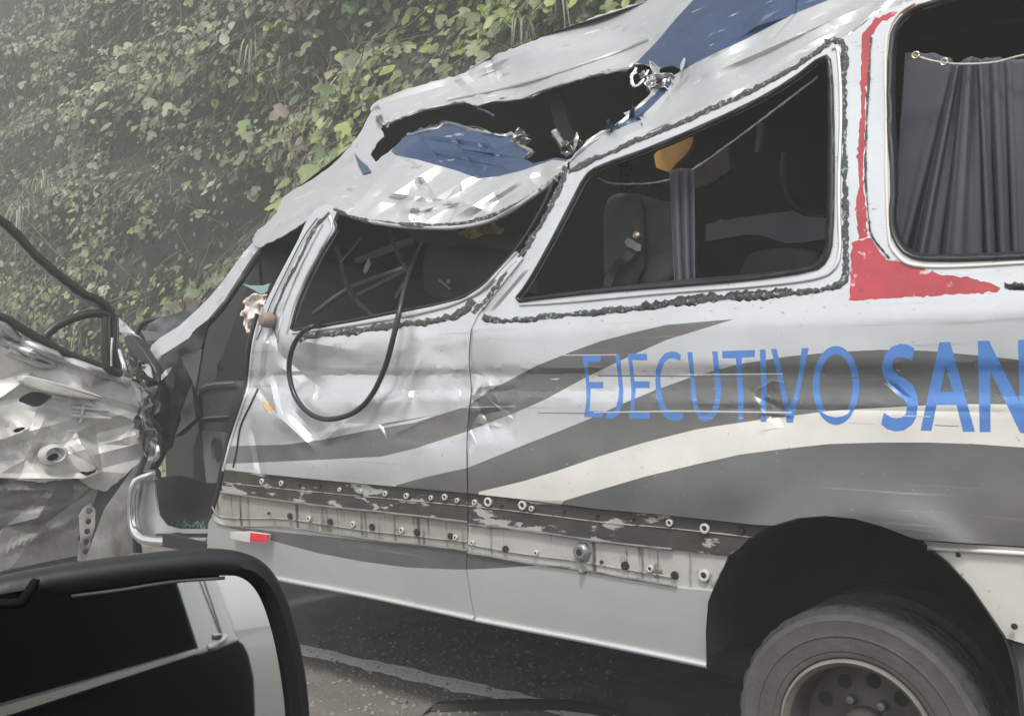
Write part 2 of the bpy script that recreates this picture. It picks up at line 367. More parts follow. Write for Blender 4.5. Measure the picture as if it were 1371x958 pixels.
def slab(name, outline, c, thick, m, parent=None, n=NY, bev=0.02, smooth=1, back=1.0):
    """a padded block: outline on plane c, going `thick` further along n, edges rounded"""
    pts = densify(outline, 14, smooth=smooth)
    W = unproj(pts[:, 0], pts[:, 1], np.full(len(pts), float(c)), n)
    bm = bmesh.new(); vs_ = [bm.verts.new(p) for p in W]; f = bm.faces.new(vs_); f.normal_update()
    r = bmesh.ops.extrude_face_region(bm, geom=[f]); nv = [e for e in r['geom'] if isinstance(e, bmesh.types.BMVert)]
    bmesh.ops.translate(bm, verts=nv, vec=Vector(n * thick))
    bmesh.ops.recalc_face_normals(bm, faces=bm.faces)
    rim = [e for e in bm.edges if len(e.link_faces) == 2 and e.calc_face_angle(0) > 0.9 and (e.verts[0] in nv) == (e.verts[1] in nv)]
    if bev: bmesh.ops.bevel(bm, geom=rim, offset=bev, segments=3, affect='EDGES', profile=0.6)
    me = bpy.data.meshes.new(name); bm.to_mesh(me); bm.free(); me.materials.append(m)
    me.polygons.foreach_set('use_smooth', np.ones(len(me.polygons), bool)); me.set_sharp_from_angle(angle=math.radians(40))
    o = bpy.data.objects.new(name, me); COL.objects.link(o)
    if parent is not None: o.parent = parent; o.matrix_parent_inverse = parent_inv(parent)
    return o
def lathe(name, prof, center, m, parent=None, seg=56, axis='y', midx=None):
    """prof: [(offset along +Y, radius)]"""
    V, Fc, mi = [], [], []
    for i, (y, r) in enumerate(prof):
        for k in range(seg):
            th = 2 * math.pi * k / seg; V.append((center[0] + r * math.cos(th), center[1] + y, center[2] + r * math.sin(th)))
        if i:
            o = (i - 1) * seg
            for k in range(seg): Fc.append((o + k, o + (k + 1) % seg, o + seg + (k + 1) % seg, o + seg + k)); mi.append(0 if midx is None else midx[i - 1])
    return link(name, V, Fc, m, parent, mi, sharp=40)
def cloth(name, top, bot, depth, m, parent=None, rows=26):
    """hanging cloth on a grid whose columns run along its folds; depth(i, t) with i the column 0..1 and t 0 at the top"""
    n = len(top); V = []
    for j in range(rows + 1):
        t = j / rows; p = top * (1 - t) + bot * t
        V.append(unproj(p[:, 0], p[:, 1], depth(np.linspace(0, 1, n), t)))
    V = np.concatenate(V); o = link(name, V, [(j * n + i, j * n + i + 1, (j + 1) * n + i + 1, (j + 1) * n + i) for j in range(rows) for i in range(n - 1)], m, parent)
    md = o.modifiers.new('thickness', 'SOLIDIFY'); md.thickness = .003
    return o
def boxm(name, lo, hi, m, parent=None, bev=0.0):
    bm = bmesh.new(); bmesh.ops.create_cube(bm, size=1)
    for v in bm.verts: v.co = Vector([(lo[i] + hi[i]) / 2 + v.co[i] * (hi[i] - lo[i]) for i in range(3)])
    if bev: bmesh.ops.bevel(bm, geom=bm.edges[:], offset=bev, segments=2, affect='EDGES')
    me = bpy.data.meshes.new(name); bm.to_mesh(me); bm.free(); me.materials.append(m)
    o = bpy.data.objects.new(name, me); COL.objects.link(o)
    if parent is not None: o.parent = parent; o.matrix_parent_inverse = parent_inv(parent)
    return o
#BODY
# ------------------------------------------------------------------ body depth
def prof(z):
    y = np.where(z < 0.95, 0.05 * ((0.95 - z) / 0.5) ** 2, 0.0)
    y = y + np.where(z > 1.50, (z - 1.50) * 0.20, 0.0)
    y = y - 0.012 * np.exp(-((z - 1.00) / 0.12) ** 2)
    s = lambda a: 1 / (1 + np.exp(-a / 0.004))
    y = y + 0.012 * (s(z - 1.285) - s(z - 1.365))
    return y
def side(u, v):
    u = np.asarray(u, float); v = np.asarray(v, float); y = np.zeros(len(u))
    for _ in range(4):
        y = prof(unproj(u, v, y)[:, 2])
    return y
VAN = empty('wrecked_van', (-1.8, 1.0, 0), 'silver passenger van with grey wave stripes and EJECUTIVO lettering, its roof torn open', 'van')

S1u = [(983,427),(892,434.6),(848,445),(804,456.5),(764,471),(717,490),(673,513.5),(655,522),(627,543),(556,565),(494,575.5),(433,588),(381,595),(300,597)]
S1l = [(300,620),(317,620),(433,615),(510,611),(556,600),(626,577),(688,553),(731,534),(784,505),(834,481),(892,455)]
STRIPE1 = S1u + S1l
S2u = [(1700,520),(1480,494),(1370,482),(1304,475),(1242,469.5),(1179,468),(1117,471),(1054,477),(991,487),(930,503),(877,522),(834,540),(790,560),(746,578),(702,595),(658,613),(626,626),(571,638),(531,649),(520,668)]
S2l = [(641,668),(641,658),(702,643.5),(746,630),(804,610),(863,592),(930,575),(960,570),(1023,561),(1085,553),(1135,548),(1211,544),(1273,540.6),(1370,541),(1700,548)]
STRIPE2 = S2u + S2l
STRIPE3 = [(1700,620),(1500,606),(1370,598.6),(1304,594),(1242,592),(1179,592),(1110,594),(1054,600),(991,608),(930,621.6),(863,637.7),(804,655),(755,670),(740,690),(1000,780),(1700,780)]
def z3(pts, ox, oy, s): return [(ox + a / s, oy + b / s) for a, b in pts]
LET = []
LET.append(z3([(65,246),(235,248),(232,302),(115,300),(122,400),(132,486),(257,486),(258,546),(143,546),(140,650),(130,752),(260,754),(250,812),(82,808),(105,650),(98,470),(75,300)],770,440,6.845))
LET.append(z3([(365,232),(410,236),(425,380),(443,560),(438,680),(400,780),(350,820),(300,826),(282,812),(290,764),(340,764),(372,730),(395,640),(402,560),(388,400)],770,440,6.845))
LET.append(z3([(480,228),(658,228),(663,290),(525,288),(545,480),(683,480),(685,542),(556,542),(548,650),(545,760),(683,762),(683,823),(490,822),(512,690),(515,560),(505,420)],770,440,6.845))
LET.append(z3([(968,236),(930,212),(880,206),(820,225),(775,280),(742,370),(735,470),(745,600),(765,700),(800,780),(850,825),(900,840),(950,835),(988,822),(990,762),(940,772),(890,768),(840,730),(805,660),(788,560),(782,470),(788,390),(815,310),(860,275),(910,272),(965,295)],770,440,6.845))
LET.append(z3([(1027,213),(1075,213),(1092,420),(1108,600),(1125,710),(1160,770),(1200,786),(1245,760),(1275,690),(1285,600),(1278,420),(1255,206),(1305,206),(1322,380),(1338,560),(1325,690),(1290,790),(1240,840),(1190,850),(1140,830),(1095,760),(1070,650),(1058,450)],770,440,6.845))
LET.append(z3([(42,185),(315,176),(315,235),(205,242),(212,400),(220,560),(218,772),(175,772),(175,560),(165,400),(157,245),(45,248)],960,440,6.2227))
LET.append(z3([(357,174),(405,172),(410,350),(415,520),(408,640),(405,690),(412,776),(362,776),(370,690),(365,620),(372,500),(362,350)],960,440,6.2227))
LET.append(z3([(450,168),(497,168),(545,380),(570,520),(607,662),(640,560),(680,380),(707,160),(765,160),(715,400),(670,600),(632,782),(580,782),(560,660),(520,470),(490,330)],960,440,6.2227))
LET.append(z3([(991+194*math.cos(t),472+330*math.sin(t)) for t in np.linspace(0,2*math.pi,40)[:-1]],960,440,6.2227))
LET.append(z3([(400,162),(340,130),(280,124),(210,150),(155,215),(127,310),(140,390),(180,460),(250,530),(310,580),(338,630),(330,700),(300,735),(250,745),(200,735),(145,695),(122,795),(170,835),(240,855),(310,848),(380,800),(415,740),(428,640),(425,560),(390,470),(330,420),(260,385),(225,345),(215,300),(225,255),(260,236),(310,240),(380,265)],1160,440,6.2227))
LET.append(z3([(608,112),(698,110),(905,857),(805,857),(750,635),(585,635),(542,850),(450,848)],1160,440,6.2227))
LET.append(z3([(928,102),(1020,98),(1278,615),(1262,92),(1360,90),(1400,868),(1282,868),(1030,345),(1035,860),(943,860)],1160,440,6.2227))
O_IN = z3([(991+139*math.cos(t),474+264*math.sin(t)) for t in np.linspace(0,2*math.pi,36)[:-1]],960,440,6.2227)
A_IN = z3([(660,310),(722,525),(615,525)],1160,440,6.2227)
RED1 = [(1140,325),(1165,318),(1180,338),(1188,348),(1215,352),(1230,357),(1262,368),(1300,372),(1322,378),(1340,385),(1335,391),(1137,403),(1139,350)]
RED2 = [(1150,322),(1146,280),(1150,240),(1148,200),(1153,150),(1152,100),(1154,48),(1172,24),(1235,4),(1232,12),(1182,28),(1166,48),(1163,110),(1158,118),(1159,170),(1155,230),(1160,290),(1162,318)]
RED3 = [(1252,2),(1300,-12),(1300,-3),(1256,9)]
W2 = [(688,404),(705,383),(730,340),(764,275),(784,236),(800,224),(880,196),(1000,143),(1060,109),(1104,74),(1112,84),(1115,200),(1113,322),(1106,348),(1090,361),(1000,374),(900,382),(800,390),(720,399)]
W3 = [(1193,52),(1202,30),(1222,12),(1262,0),(1350,-26),(1540,-62),(1560,-40),(1560,325),(1540,333),(1371,344),(1245,348),(1215,342),(1199,322),(1193,295),(1197,250),(1190,150)]
# -- rear quarter panel
D_Q = [(640,515,30,60,.012),(655,560,26,18,.018),(1030,545,34,26,.012),(1190,520,60,22,.006),(1000,560,90,14,.004)]
CR_Q = [(628,520,690,512,9,-.006),(640,555,682,548,7,.008),(645,545,660,585,7,.008),(650,505,668,540,6,-.006),(636,565,672,572,5,-.007),
        (1010,530,1050,548,7,.006),(1018,552,1060,556,4,-.006),(1024,530,1034,562,5,.005),(1186,508,1218,536,5,.006),(740,240,690,395,14,.006),(640,425,700,345,6,.012),(652,420,712,350,5,-.010),(880,545,1371,552,6,.003)]
FQ = Facets((600,490,700,600), 26, .022, 91); FQ2 = Facets((1005,505,1075,580), 20, .016, 92)
def quarter_depth(u, v):
    y = side(u, v) + bumps(u, v, D_Q) + creases(u, v, CR_Q) + FQ(u, v) * np.exp(-(((u - 645) / 34) ** 2 + ((v - 545) / 42) ** 2)) + FQ2(u, v) * np.exp(-(((u - 1040) / 24) ** 2 + ((v - 542) / 26) ** 2))
    y = y + 0.0035 * fbm(u, v, 190, 2)
    arch = np.hypot((u - 1145) / 1.0, (v - 930) / 1.07)             # flared lip round the wheel arch
    y = y - 0.030 * np.exp(-((arch - 222) / 30) ** 2)
    return y
def ring(poly, k):                      # inner flange band round an opening
    p = np.array(poly, float); c = p.mean(0); return [tuple(c + (q - c) * k) for q in p]
QOUT = [(632,440),(640,420),(662,392),(700,345),(728,290),(750,247),(756,232),(790,214),(880,178),(1000,125),(1085,74),(1110,55),(1130,50),(1150,38),(1170,20),(1200,8),(1250,-8),(1300,-24),(1400,-55),(1600,-95),(1600,748),(1371,731),(1229,722),(1216,718),(1183,705),(1144,694),(1104,690),(1068,693),(1035,703),(1010,702),(900,690),(800,681),(700,668),(627,660),(626,600),(628,560),(632,520),(629,480)]
SCR = [[(795,551),(905,549),(1060,551),(1060,552.5),(905,551),(795,552.4)],[(905,500.5),(1048,499.5),(1048,501),(905,502)],[(720,475),(826,474),(826,475.2),(720,476.2)],[(1136,565),(1172,567),(1172,568.5),(1136,566.5)],[(1328,548.6),(1344,549.2),(1344,550),(1328,550)],[(1192,555),(1246,557),(1246,558.2),(1192,556.4)],[(735,507),(750,506),(745,508.6)],[(600,545),(690,543),(690,544.2),(600,546.2)]]
SCRD = [[(720,552),(786,552.6),(786,554),(720,553)],[(800,502),(1000,503),(1000,504.6),(800,503.8)],[(1252,568.4),(1284,570),(1284,571),(1252,569.6)],[(1112,505),(1180,504),(1180,506),(1112,507)]]
CREAMZ = [(1700,548),(1370,541),(1273,540.6),(1211,544),(1135,548),(1085,553),(1023,561),(960,570),(930,575),(863,592),(804,610),(746,630),(702,643),(641,658),(640,668),(755,670),(804,655),(863,637.7),(930,621.6),(991,608),(1054,600),(1110,594),(1179,592),(1242,592),(1304,594),(1370,598.6),(1700,618)]
def RR(p): return [tuple(q) for q in densify(p, 5, rag=.9)]
regs = [(CREAMZ,4),(STRIPE1,1),(STRIPE2,1),(STRIPE3,1)] + [(p,2) for p in LET] + [(A_IN,1),(O_IN,1),(RR(RED1),3),(RR(RED2),3),(RR(RED3),3)]
# the inside of the O shows the stripe above and cream below
regs.append(([(1100,551),(1112,549.6),(1126,548.8),(1138,548.4),(1136,553),(1128,557),(1118,558.5),(1108,556)],4))
regs += [(p,5) for p in SCR] + [(p,6) for p in SCRD]
quarter = sheet('quarter_panel', QOUT, quarter_depth, [M['silver'],M['stripe'],M['blue_letter'],M['red'],M['cream'],M['scratch'],M['scratchd']], VAN, holes=[W2,W3], regions=regs, step=9, thick=0.02, sharp=22, folds=fold_lines(CR_Q[:10] + CR_Q[11:15]) + [e for e in FQ.E + FQ2.E if np.linalg.norm(e[0] - e[1]) < 60])
quarter['label'] = 'grey striped rear side panel lettered EJECUTIVO SAN in blue'
# -- front side panel
D_F = [(470,500,70,26,.030),(400,500,40,40,.020),(365,560,40,30,-.030),(420,588,22,20,.014),(560,500,50,70,-.010),(540,545,60,30,.012),(350,500,18,60,.02),(500,540,40,14,-.014),(590,470,30,40,.010),(330,590,20,40,.02)]
CR_F = [(370,470,430,520,12,.016),(360,505,372,560,8,-.02),(345,520,372,556,7,.016),(372,556,420,600,12,-.014),(420,600,470,560,10,-.010),(390,545,440,600,14,.012),(335,560,350,640,7,.014),(540,440,560,560,16,.006),(470,548,520,520,8,-.010),(430,512,424,535,6,.012),(395,455,480,470,14,-.008),
        (560,480,540,555,6,-.007),(610,450,600,560,14,-.006),(355,430,345,520,8,-.02),(365,420,372,470,7,.02),(380,405,360,460,6,.014),(660,372,692,338,6,.012),(640,392,690,344,5,-.010)]
FF = Facets((300,270,640,670), 60, .015, 61, 1.6, -15)
def front_depth(u, v):
    y = side(u, v) + bumps(u, v, D_F) + creases(u, v, CR_F)
    y = y + 0.004 * fbm(u, v, 120, 5, 2) + np.clip((610 - v) / 70, .25, 1) * FF(u, v) * np.clip((640 - u) / 160, .25, 1)
    return y + 0.10 * np.clip((400 - u) / 110, 0, 1) ** 1.6 * np.clip((660 - v) / 160, 0, 1)
FOUT = [(440,272),(452,281),(446,296),(449,308),(431,338),(411,376),(396,412),(387,440),(398,446),(440,437),(480,430),(530,420),(580,410),(620,400),(642,386),(662,369),(690,337),(700,345),(662,392),(640,420),(631,440),(628,480),(631,520),(627,560),(625,600),(626,660),(530,651),(450,644),(340,633),(300,628),(304,612),(312,582),(325,545),(334,515),(338,480),(341,450),(352,412),(372,372),(397,325),(412,292),(424,279)]
regsF = [(STRIPE1,1),(STRIPE2,1),([(600,545),(690,543),(690,544.2),(600,546.2)],2),([(440,490),(492,489),(492,490.4),(440,491.4)],2),([(470,538),(560,536),(560,537),(470,539)],2),([(350,536),(362,540),(370,548),(358,552),(352,546)],3)]
frontp = sheet('side_panel', FOUT, front_depth, [M['silver'],M['stripe'],M['scratch'],M['wood']], VAN, regions=regsF, step=6, thick=0.02, sharp=20, folds=FF.E + fold_lines(CR_F))
frontp['label'] = 'crumpled and dented front side panel'
# -- moulding zone (dark glue strip and pale strip below it), rear and front
def off_side(o): return lambda u, v: side(u, v) + o
MT_R = [(627,661),(700,669),(800,682),(900,691),(1010,703),(1034,704)]
MM_R = [(628,702),(640,703),(700,709),(800,724),(900,735),(975,744)]
MB_R = [(626,740),(692,752),(771,762.5),(845,775),(906,785.5),(954,790)]
MT_F = [(300,629),(340,634),(450,645),(530,652),(626,661)]
MM_F = [(296,658),(310,661),(440,678),(520,686),(612,697),(626,699)]
MB_F = [(284,690),(300,704),(376,706),(397,708),(484,721),(572,731),(626,737)]
def wob(f, a, sc, sd): return lambda u, v: f(u, v) + a * fbm(u, v, sc, sd)
strips = []
for (t, m_, b, lab) in ((MT_R, MM_R, MB_R, 'r'), (MT_F, MM_F, MB_F, 'f')):
    s1 = sheet('glue_strip', t + m_[::-1], wob(off_side(.012), .002, 30, 3), M['primer'], VAN, step=8, thick=.012, rag=.4)
    s2 = sheet('pale_strip', m_ + b[::-1], wob(off_side(.020), .0015, 30, 4), M['pale_strip_rear' if lab == 'r' else 'pale_strip'], VAN, step=8, thick=.012, rag=.3)
    strips.append((s1, s2))
    for (ln, r, o) in ((m_, .0050, .008), ([(a, c_ - 1) for a, c_ in b], .0042, .004), ([(a, c_ + 16) for a, c_ in t], .0020, .011), ([(a, c_ - 12) for a, c_ in b], .0030, .017)):
        sp = ln[:-1] if lab == 'r' else ln
        tube('strip_ledge', [(a, c_) for a, c_ in sp], r, M['pale_strip'] if o > .009 else M['steel'], s2, c=side, off=o, k=8, seg=6, jitter=.12)
# bolt holes with pale washers: (u, v, radius px, washer)
HOLES_F = [(350,644,3,1),(376,646.5,3,1),(400,649,1.8,0),(427,651,1.8,0),(454,655,2.4,1),(482,657.5,2.4,1),(515,660.5,3,1),(543.5,663.5,3.2,1),(576.5,666,2.6,1),(595,665,3.6,1),(611.5,669.5,2.6,1),
           (359,687,2.2,0),(387,690.5,4.2,0),(412.5,694,3.2,1),(441,698,4.4,0),(472,701.5,3.2,1),(497,705,4.6,0),(537,709.5,3.4,1),(557,712,4.8,0),(602,717,4.2,0),(609,719,3,1)]
HOLES_R = [(635,672,3,1),(653,671.5,5.2,1),(670.5,676.5,2.2,0),(699,676,5.2,1),(711,680.5,3,1),(754,684.5,2.2,0),(799,689,2.4,0),(846.5,694,2.2,0),(896,699.5,4,1),(943,707,5.6,1),(991,710,5,0),
           (632,726.5,2.6,1),(676,735,5,0),(717,740,3,1),(804.5,752,2.4,0),(836,757,6,0),(870,761,4,1),(902.5,770,5.6,0),(942,770,6.5,1)]
ringm = {}
for hs_, par in ((HOLES_F, strips[1]), (HOLES_R, strips[0])):
    for (a, b, rp, ws) in hs_:
        sp = par[0] if b < 690 + (a - 300) * .06 else par[1]
        o_ = 0.004 if sp is par[0] else 0.012
        y = side(np.array([a]), np.array([b]))[0] + o_; p = unproj(np.array([a]), np.array([b]), np.array([y]))[0]; r = rp * px_m(a)
        if ws: lathe('bolt_washer', [(0.006, r*1.25), (-.002, r*1.2), (-.003, r*.75), (.001, r*.55)], p, M['reflector_white'], sp, seg=14)
        lathe('bolt_hole', [(-.0005, r*.62), (-.0008, 1e-4)] if ws else [(0.006, r), (-.0005, r*.95), (-.0008, 1e-4)], p, M['hole'], sp, seg=12)
# hexagonal boss with a loose bolt on the rear pale strip
p = P3(779, 738, .018); lathe('bolt_boss', [(.01,.034),(-.010,.030),(-.016,.022),(-.016,.012)], p, M['steel'], strips[0][1], seg=6)
lathe('bolt_hole', [(-.017,.012),(-.0172,1e-4)], p, M['hole'], strips[0][1], seg=12)
p = P3(780, 764, .012); lathe('bolt', [(.01,.012),(-.014,.010),(-.018,1e-4)], p, M['steel'], strips[0][1], seg=6)
# -- rocker panels
RB = [(945,893),(800,862),(700,843),(637,831)]
def rock_depth(u, v): return side(u, v) + .008 + 0.002 * fbm(u, v, 120, 8)
DARKB = [(300,704),(626,737),(626,740),(716,756),(676,759.5),(625,762),(601,761.6),(543,759),(484,751),(426,740),(359,722),(330,712)]
DARKB2 = [(626,739),(720,755),(716,756.5),(676,759.5),(624,762)]
rock_r = sheet('rocker_panel', [(626,740),(692,752),(771,763),(845,775),(906,786),(955,791),(949,815),(945,840),(946,870),(947,893)] + RB[1:] + [(631,800),(625,762)], rock_depth, [M['silver_low'], M['stripe']], VAN, regions=[(DARKB2,1)], step=8, thick=.015)
rock_f = sheet('rocker_panel', [(284,690),(300,704),(376,706),(484,721),(572,731),(625,738),(624,762),(630,800),(636,831),(500,802),(385,780),(330,768),(295,765),(276,740)], rock_depth, [M['silver_low'], M['stripe']], VAN, regions=[(DARKB,1)], step=8, thick=.015)
for nm, pp in (('sill_lip', [(947,890),(800,860),(700,841),(638,829)]), ('sill_lip', [(635,828),(500,799),(385,777),(330,765)])):
    tube(nm, pp, .009, M['silver'], rock_r if pp[0][0] > 900 else rock_f, c=side, off=.004, k=8)
refl = slab('side_reflector', [(308,712),(334,711),(360,715),(358,727),(332,726),(309,721)], -.006, .014, M['reflector_white'], VAN, bev=.002, smooth=0)
slab('red_lens', [(335,712.5),(359,715.5),(357.5,725.5),(334,724.5)], -.011, .006, M['reflector_red'], refl, bev=.002, smooth=0)
# -- rear lower white panel behind the wheel
whitep = sheet('rear_skirt', [(1236,724),(1371,733),(1600,750),(1600,905),(1371,861),(1345,853),(1321,818),(1298,785),(1269,754)], off_side(.006), M['cream'], VAN, step=12, thick=.02)
for a, b in ((1283,742),(1358,838)): 
    p = P3(a, b, .003); lathe('bolt_hole', [(0,.008),(-.003,.006),(-.003,1e-4)], p, M['hole'], whitep, seg=10)
tube('skirt_ledge', [(1242,733),(1371,741),(1600,758)], .006, M['cream'], whitep, c=side, off=.0, k=4)
sheet('rear_step', [(1346,855),(1371,863),(1600,908),(1600,1010),(1366,960),(1358,900)], off_side(.03), M['grey_trim'], VAN, step=16, thick=.03)
# -- window flanges (bright return), rubber and sealant
def flange(hole, grow, name, m, o1, o2, smooth=1, parent=VAN):
    a = densify(hole, 10, smooth=smooth); c = a.mean(0); nrm = a - c; nrm /= np.linalg.norm(nrm, axis=1)[:, None]
    b = a - nrm * grow; n = len(a)
    W = np.r_[unproj(a[:, 0], a[:, 1], quarter_depth(a[:, 0], a[:, 1]) + o1), unproj(b[:, 0], b[:, 1], quarter_depth(b[:, 0], b[:, 1]) + o2)]
    return link(name, W, [(i, (i + 1) % n, n + (i + 1) % n, n + i) for i in range(n)], m, parent, sharp=60)
f2 = flange(W2, 7, 'window_flange', M['rubber'], .004, .035, parent=quarter); f3 = flange(W3, 8, 'window_flange', M['rubber'], .004, .04, parent=quarter)
for hole in (W2, W3):
    a = densify(hole, 9, smooth=1); a = np.r_[a, a[:2]]; d = quarter_depth(a[:, 0], a[:, 1]) - .002
    V, Fc = tube_mesh(list(unproj(a[:, 0], a[:, 1], d)), .008, 6); link('window_seal', V, Fc, M['rubber'], quarter, sharp=60)
# bright flange metal between hole and sealant
def flband(pts, parent, c, r=.012, m=None): tube('flange_edge', pts, r, m or M['silver'], parent, c=c, off=-.001, k=5, seg=8, jitter=.05)
flband([(696,408),(760,404),(900,391),(1010,383),(1090,373),(1118,358),(1125,330)], quarter, quarter_depth, .006)
flband([(1125,330),(1123,250),(1126,150),(1122,70),(1114,66)], quarter, quarter_depth, .006)
flband([(1186,160),(1189,300),(1200,340),(1240,357),(1371,352),(1500,344)], quarter, quarter_depth, .005, M['cream'])
flband([(1187,160),(1186,60),(1200,22),(1225,4)], quarter, quarter_depth, .005, M['cream'])
bead('sealant_bead', [(646,424),(660,430),(700,428),(760,421),(850,413),(930,403),(1000,397),(1060,393),(1110,386),(1128,380),(1133,360),(1132,300),(1130,200),(1130,100),(1132,62),(1120,52),(1105,58)], quarter_depth, 8.6, quarter)
bead('sealant_bead', [(860,412),(930,402),(1000,396),(1060,391)], quarter_depth, 13.3, quarter, M['rubber'])
bead('sealant_bead', [(1112,56),(1085,76),(1040,104),(1000,124),(940,152),(880,177),(820,202),(780,222),(760,230)], quarter_depth, 7.0, quarter)
bead('sealant_bead', [(757,222),(752,244),(735,280),(712,320),(690,352),(668,378),(650,402),(634,420)], quarter_depth, 7.8, quarter)
bead('sealant_bead', [(1166,50),(1163,110),(1160,170),(1158,230),(1163,300),(1168,320),(1190,345)], quarter_depth, 3.1, quarter)
bead('sealant_bead', [(1345,383),(1390,381),(1500,374)], quarter_depth, 10.9, quarter, M['rubber'])
bead('sealant_bead', [(400,452),(440,446),(500,440),(560,432),(600,426),(622,416),(634,402)], front_depth, 10.1, frontp)
flband([(392,446),(440,440),(480,434),(540,424),(600,410)], frontp, front_depth, .007, M['silver_crush'])
flband([(384,446),(392,412),(408,375),(428,336),(444,306),(441,290)], frontp, front_depth, .007, M['silver_crush'])
flband([(372,458),(378,420),(396,372),(416,330),(432,300)], frontp, front_depth, .006, M['silver_crush'])
flband([(600,410),(640,392),(664,368),(692,338)], frontp, front_depth, .007, M['silver_crush'])
tube('window_seal', [(390,440),(398,409),(413,374),(433,335),(450,308),(448,296)], .007, M['rubber'], frontp, c=front_depth, off=.004)
tube('window_seal', [(390,442),(440,434),(480,427),(530,417),(600,404),(640,386),(664,364),(700,322),(730,270),(742,240)], .006, M['rubber'], frontp, c=front_depth, off=.006)
bead('sealant_bead', [(372,452),(362,430),(372,405),(386,375),(404,340),(420,305),(440,284)], front_depth, 3.9, frontp)
tube('loose_wire', [(343,455),(350,440),(363,405),(380,370),(405,320),(425,292)], .0025, M['rubber'], frontp, c=front_depth, off=-.008)
# seams
tube('panel_seam', [(631,440),(628,480),(631,520),(627,560),(625,600),(626,660)], .0016, M['rubber'], frontp, c=front_depth, off=-.0005)
# -- crushed roof rail above the first window
RAIL_C = [(337,325,.35),(347,331,.20),(400,305,.12),(440,275,.10),(378,266,.50),(435,228,.62),(470,195,.70),(505,137,.80),(498,205,.62),(505,190,.66),(520,165,.78),(475,289,.10),(560,298,.12),(640,293,.15),(690,271,.17),(730,246,.17),(755,228,.17),(560,255,.22),(640,262,.24),(500,250,.24),(545,200,.42),(600,168,.62),(640,200,.46),(690,180,.60),(700,215,.36),(755,214,.24),(640,240,.30),(560,222,.34),(430,275,.16)]
_rt_ = tps(RAIL_C)
CR_R = [(560,185,700,205,6,.03),(545,195,690,222,5,-.03),(600,170,640,232,6,.02),(640,180,680,230,5,-.02),(560,178,590,215,5,.02),(575,200,720,214,4,.02),(420,262,520,215,12,.03),(350,322,440,262,9,.03),(360,318,430,272,5,-.03),(470,280,545,200,14,-.03),(500,292,600,225,12,.035),(545,295,560,250,10,-.03),(560,290,660,230,10,.03),(600,296,700,232,12,-.03),(640,288,740,226,9,.03),(500,262,600,275,7,.025),(520,283,640,268,6,-.025),(560,240,580,270,7,.03),(385,262,480,240,12,-.03),(400,250,470,205,9,.03),
        (480,235,530,232,8,.02),(525,205,560,225,5,.02),(530,197,720,232,8,-.02),(560,190,700,215,7,.02)]
FR = Facets((340,140,760,330), 70, .030, 12, 2.2, -14)
def rail_depth(u, v): return _rt_(u, v) + .8 * creases(u, v, CR_R) + FR(u, v)
ROUT = [(505,137),(497,150),(484,175),(470,195),(452,214),(435,228),(418,241),(400,250),(384,260),(376,268),(370,285),(356,300),(345,308),(338,320),(338,328),(347,331),(375,318),(400,303),(424,285),(440,275),(452,279),(475,290),(520,297),(560,299),(600,299),(640,294),(690,273),(730,247),(752,230),(762,214),(745,211),(715,219),(700,212),(713,202),(692,194),(688,180),(668,182),(640,176),(622,168),(600,166),(585,172),(562,171),(556,176),(546,181),(538,186),(530,196),(515,207),(503,217),(497,207),(504,192),(514,182),(510,172),(517,164),(510,150)]
BLUER = [(524,203),(530,190),(540,160),(600,150),(700,160),(770,200),(758,216),(740,214),(700,228),(668,236),(640,239),(610,228),(560,214),(530,208)]
rail = sheet('roof_rail', ROUT, rail_depth, [M['silver_crush'], M['blue_roof']], VAN, regions=[(BLUER, 1)], step=5, thick=.004, rag=.4, sharp=13, folds=FR.E + fold_lines(CR_R))
rail['label'] = 'caved-in roof rail with a torn blue patch above the front side window'
bead('sealant_bead', [(446,280),(475,292),(520,299),(560,301),(600,301),(640,296),(690,275),(730,249),(752,232)], rail_depth, 4.7, rail, off=-.006)
tube('rail_lip', [(455,284),(500,297),(560,304),(620,304),(670,290),(720,258),(745,240)], .010, M['silver_crush'], rail, c=rail_depth, off=.006, jitter=.1)
for q in ([(475,205,.52),(485,216,.50),(492,232,.48),(480,228,.50)], ):
    pass
sheet('paint_shred', [(474,204),(482,214),(492,222),(497,230),(486,233),(480,222)], lambda u, v: rail_depth(u, v) - .02, M['blue_roof'], rail, step=5, thick=.002)
# -- torn roof skin
ROOF_C = [(497,150,.85),(505,135,.90),(610,103,1.05),(700,60,1.10),(870,2,1.15),(950,-40,1.2),(1300,-90,1.2),(520,155,.80),(600,140,.85),(700,130,.85),(850,85,.80),(900,90,.55),(905,100,.50),(860,140,.32),(830,165,.27),(770,205,.20),(760,228,.18),(880,180,.19),(1000,127,.21),(1110,57,.24),(1150,40,.25),(1250,-8,.27),(1400,-55,.29),(1600,-95,.33),(950,100,.32),(1000,70,.36),(1100,0,.42),(935,40,.60),(1000,-20,.7)]
_rf_ = tps(ROOF_C)
CR_T = [(600,130,900,30,14,.03),(640,128,900,60,7,-.02),(560,140,700,80,10,.025),(612,100,655,140,9,-.03),(655,75,668,112,10,.03),(610,104,780,40,18,-.03),(505,140,620,108,8,.02),(900,60,1120,-40,16,.025),(905,110,1000,50,16,-.03),(780,215,900,165,9,.02),(860,180,1010,110,8,-.02),(930,120,1110,30,14,.03),(960,95,1200,-10,12,-.025),(1000,115,1130,40,7,.015),(870,160,940,70,10,.02),(880,60,960,0,12,.03),(930,80,1060,-10,10,-.025)]
FT = Facets((490,-100,1250,240), 60, .036, 14, 3.2, -28)
def roof_depth(u, v): return _rf_(u, v) + creases(u, v, CR_T) + FT(u, v) + .004 * fbm(u, v, 70, 12)
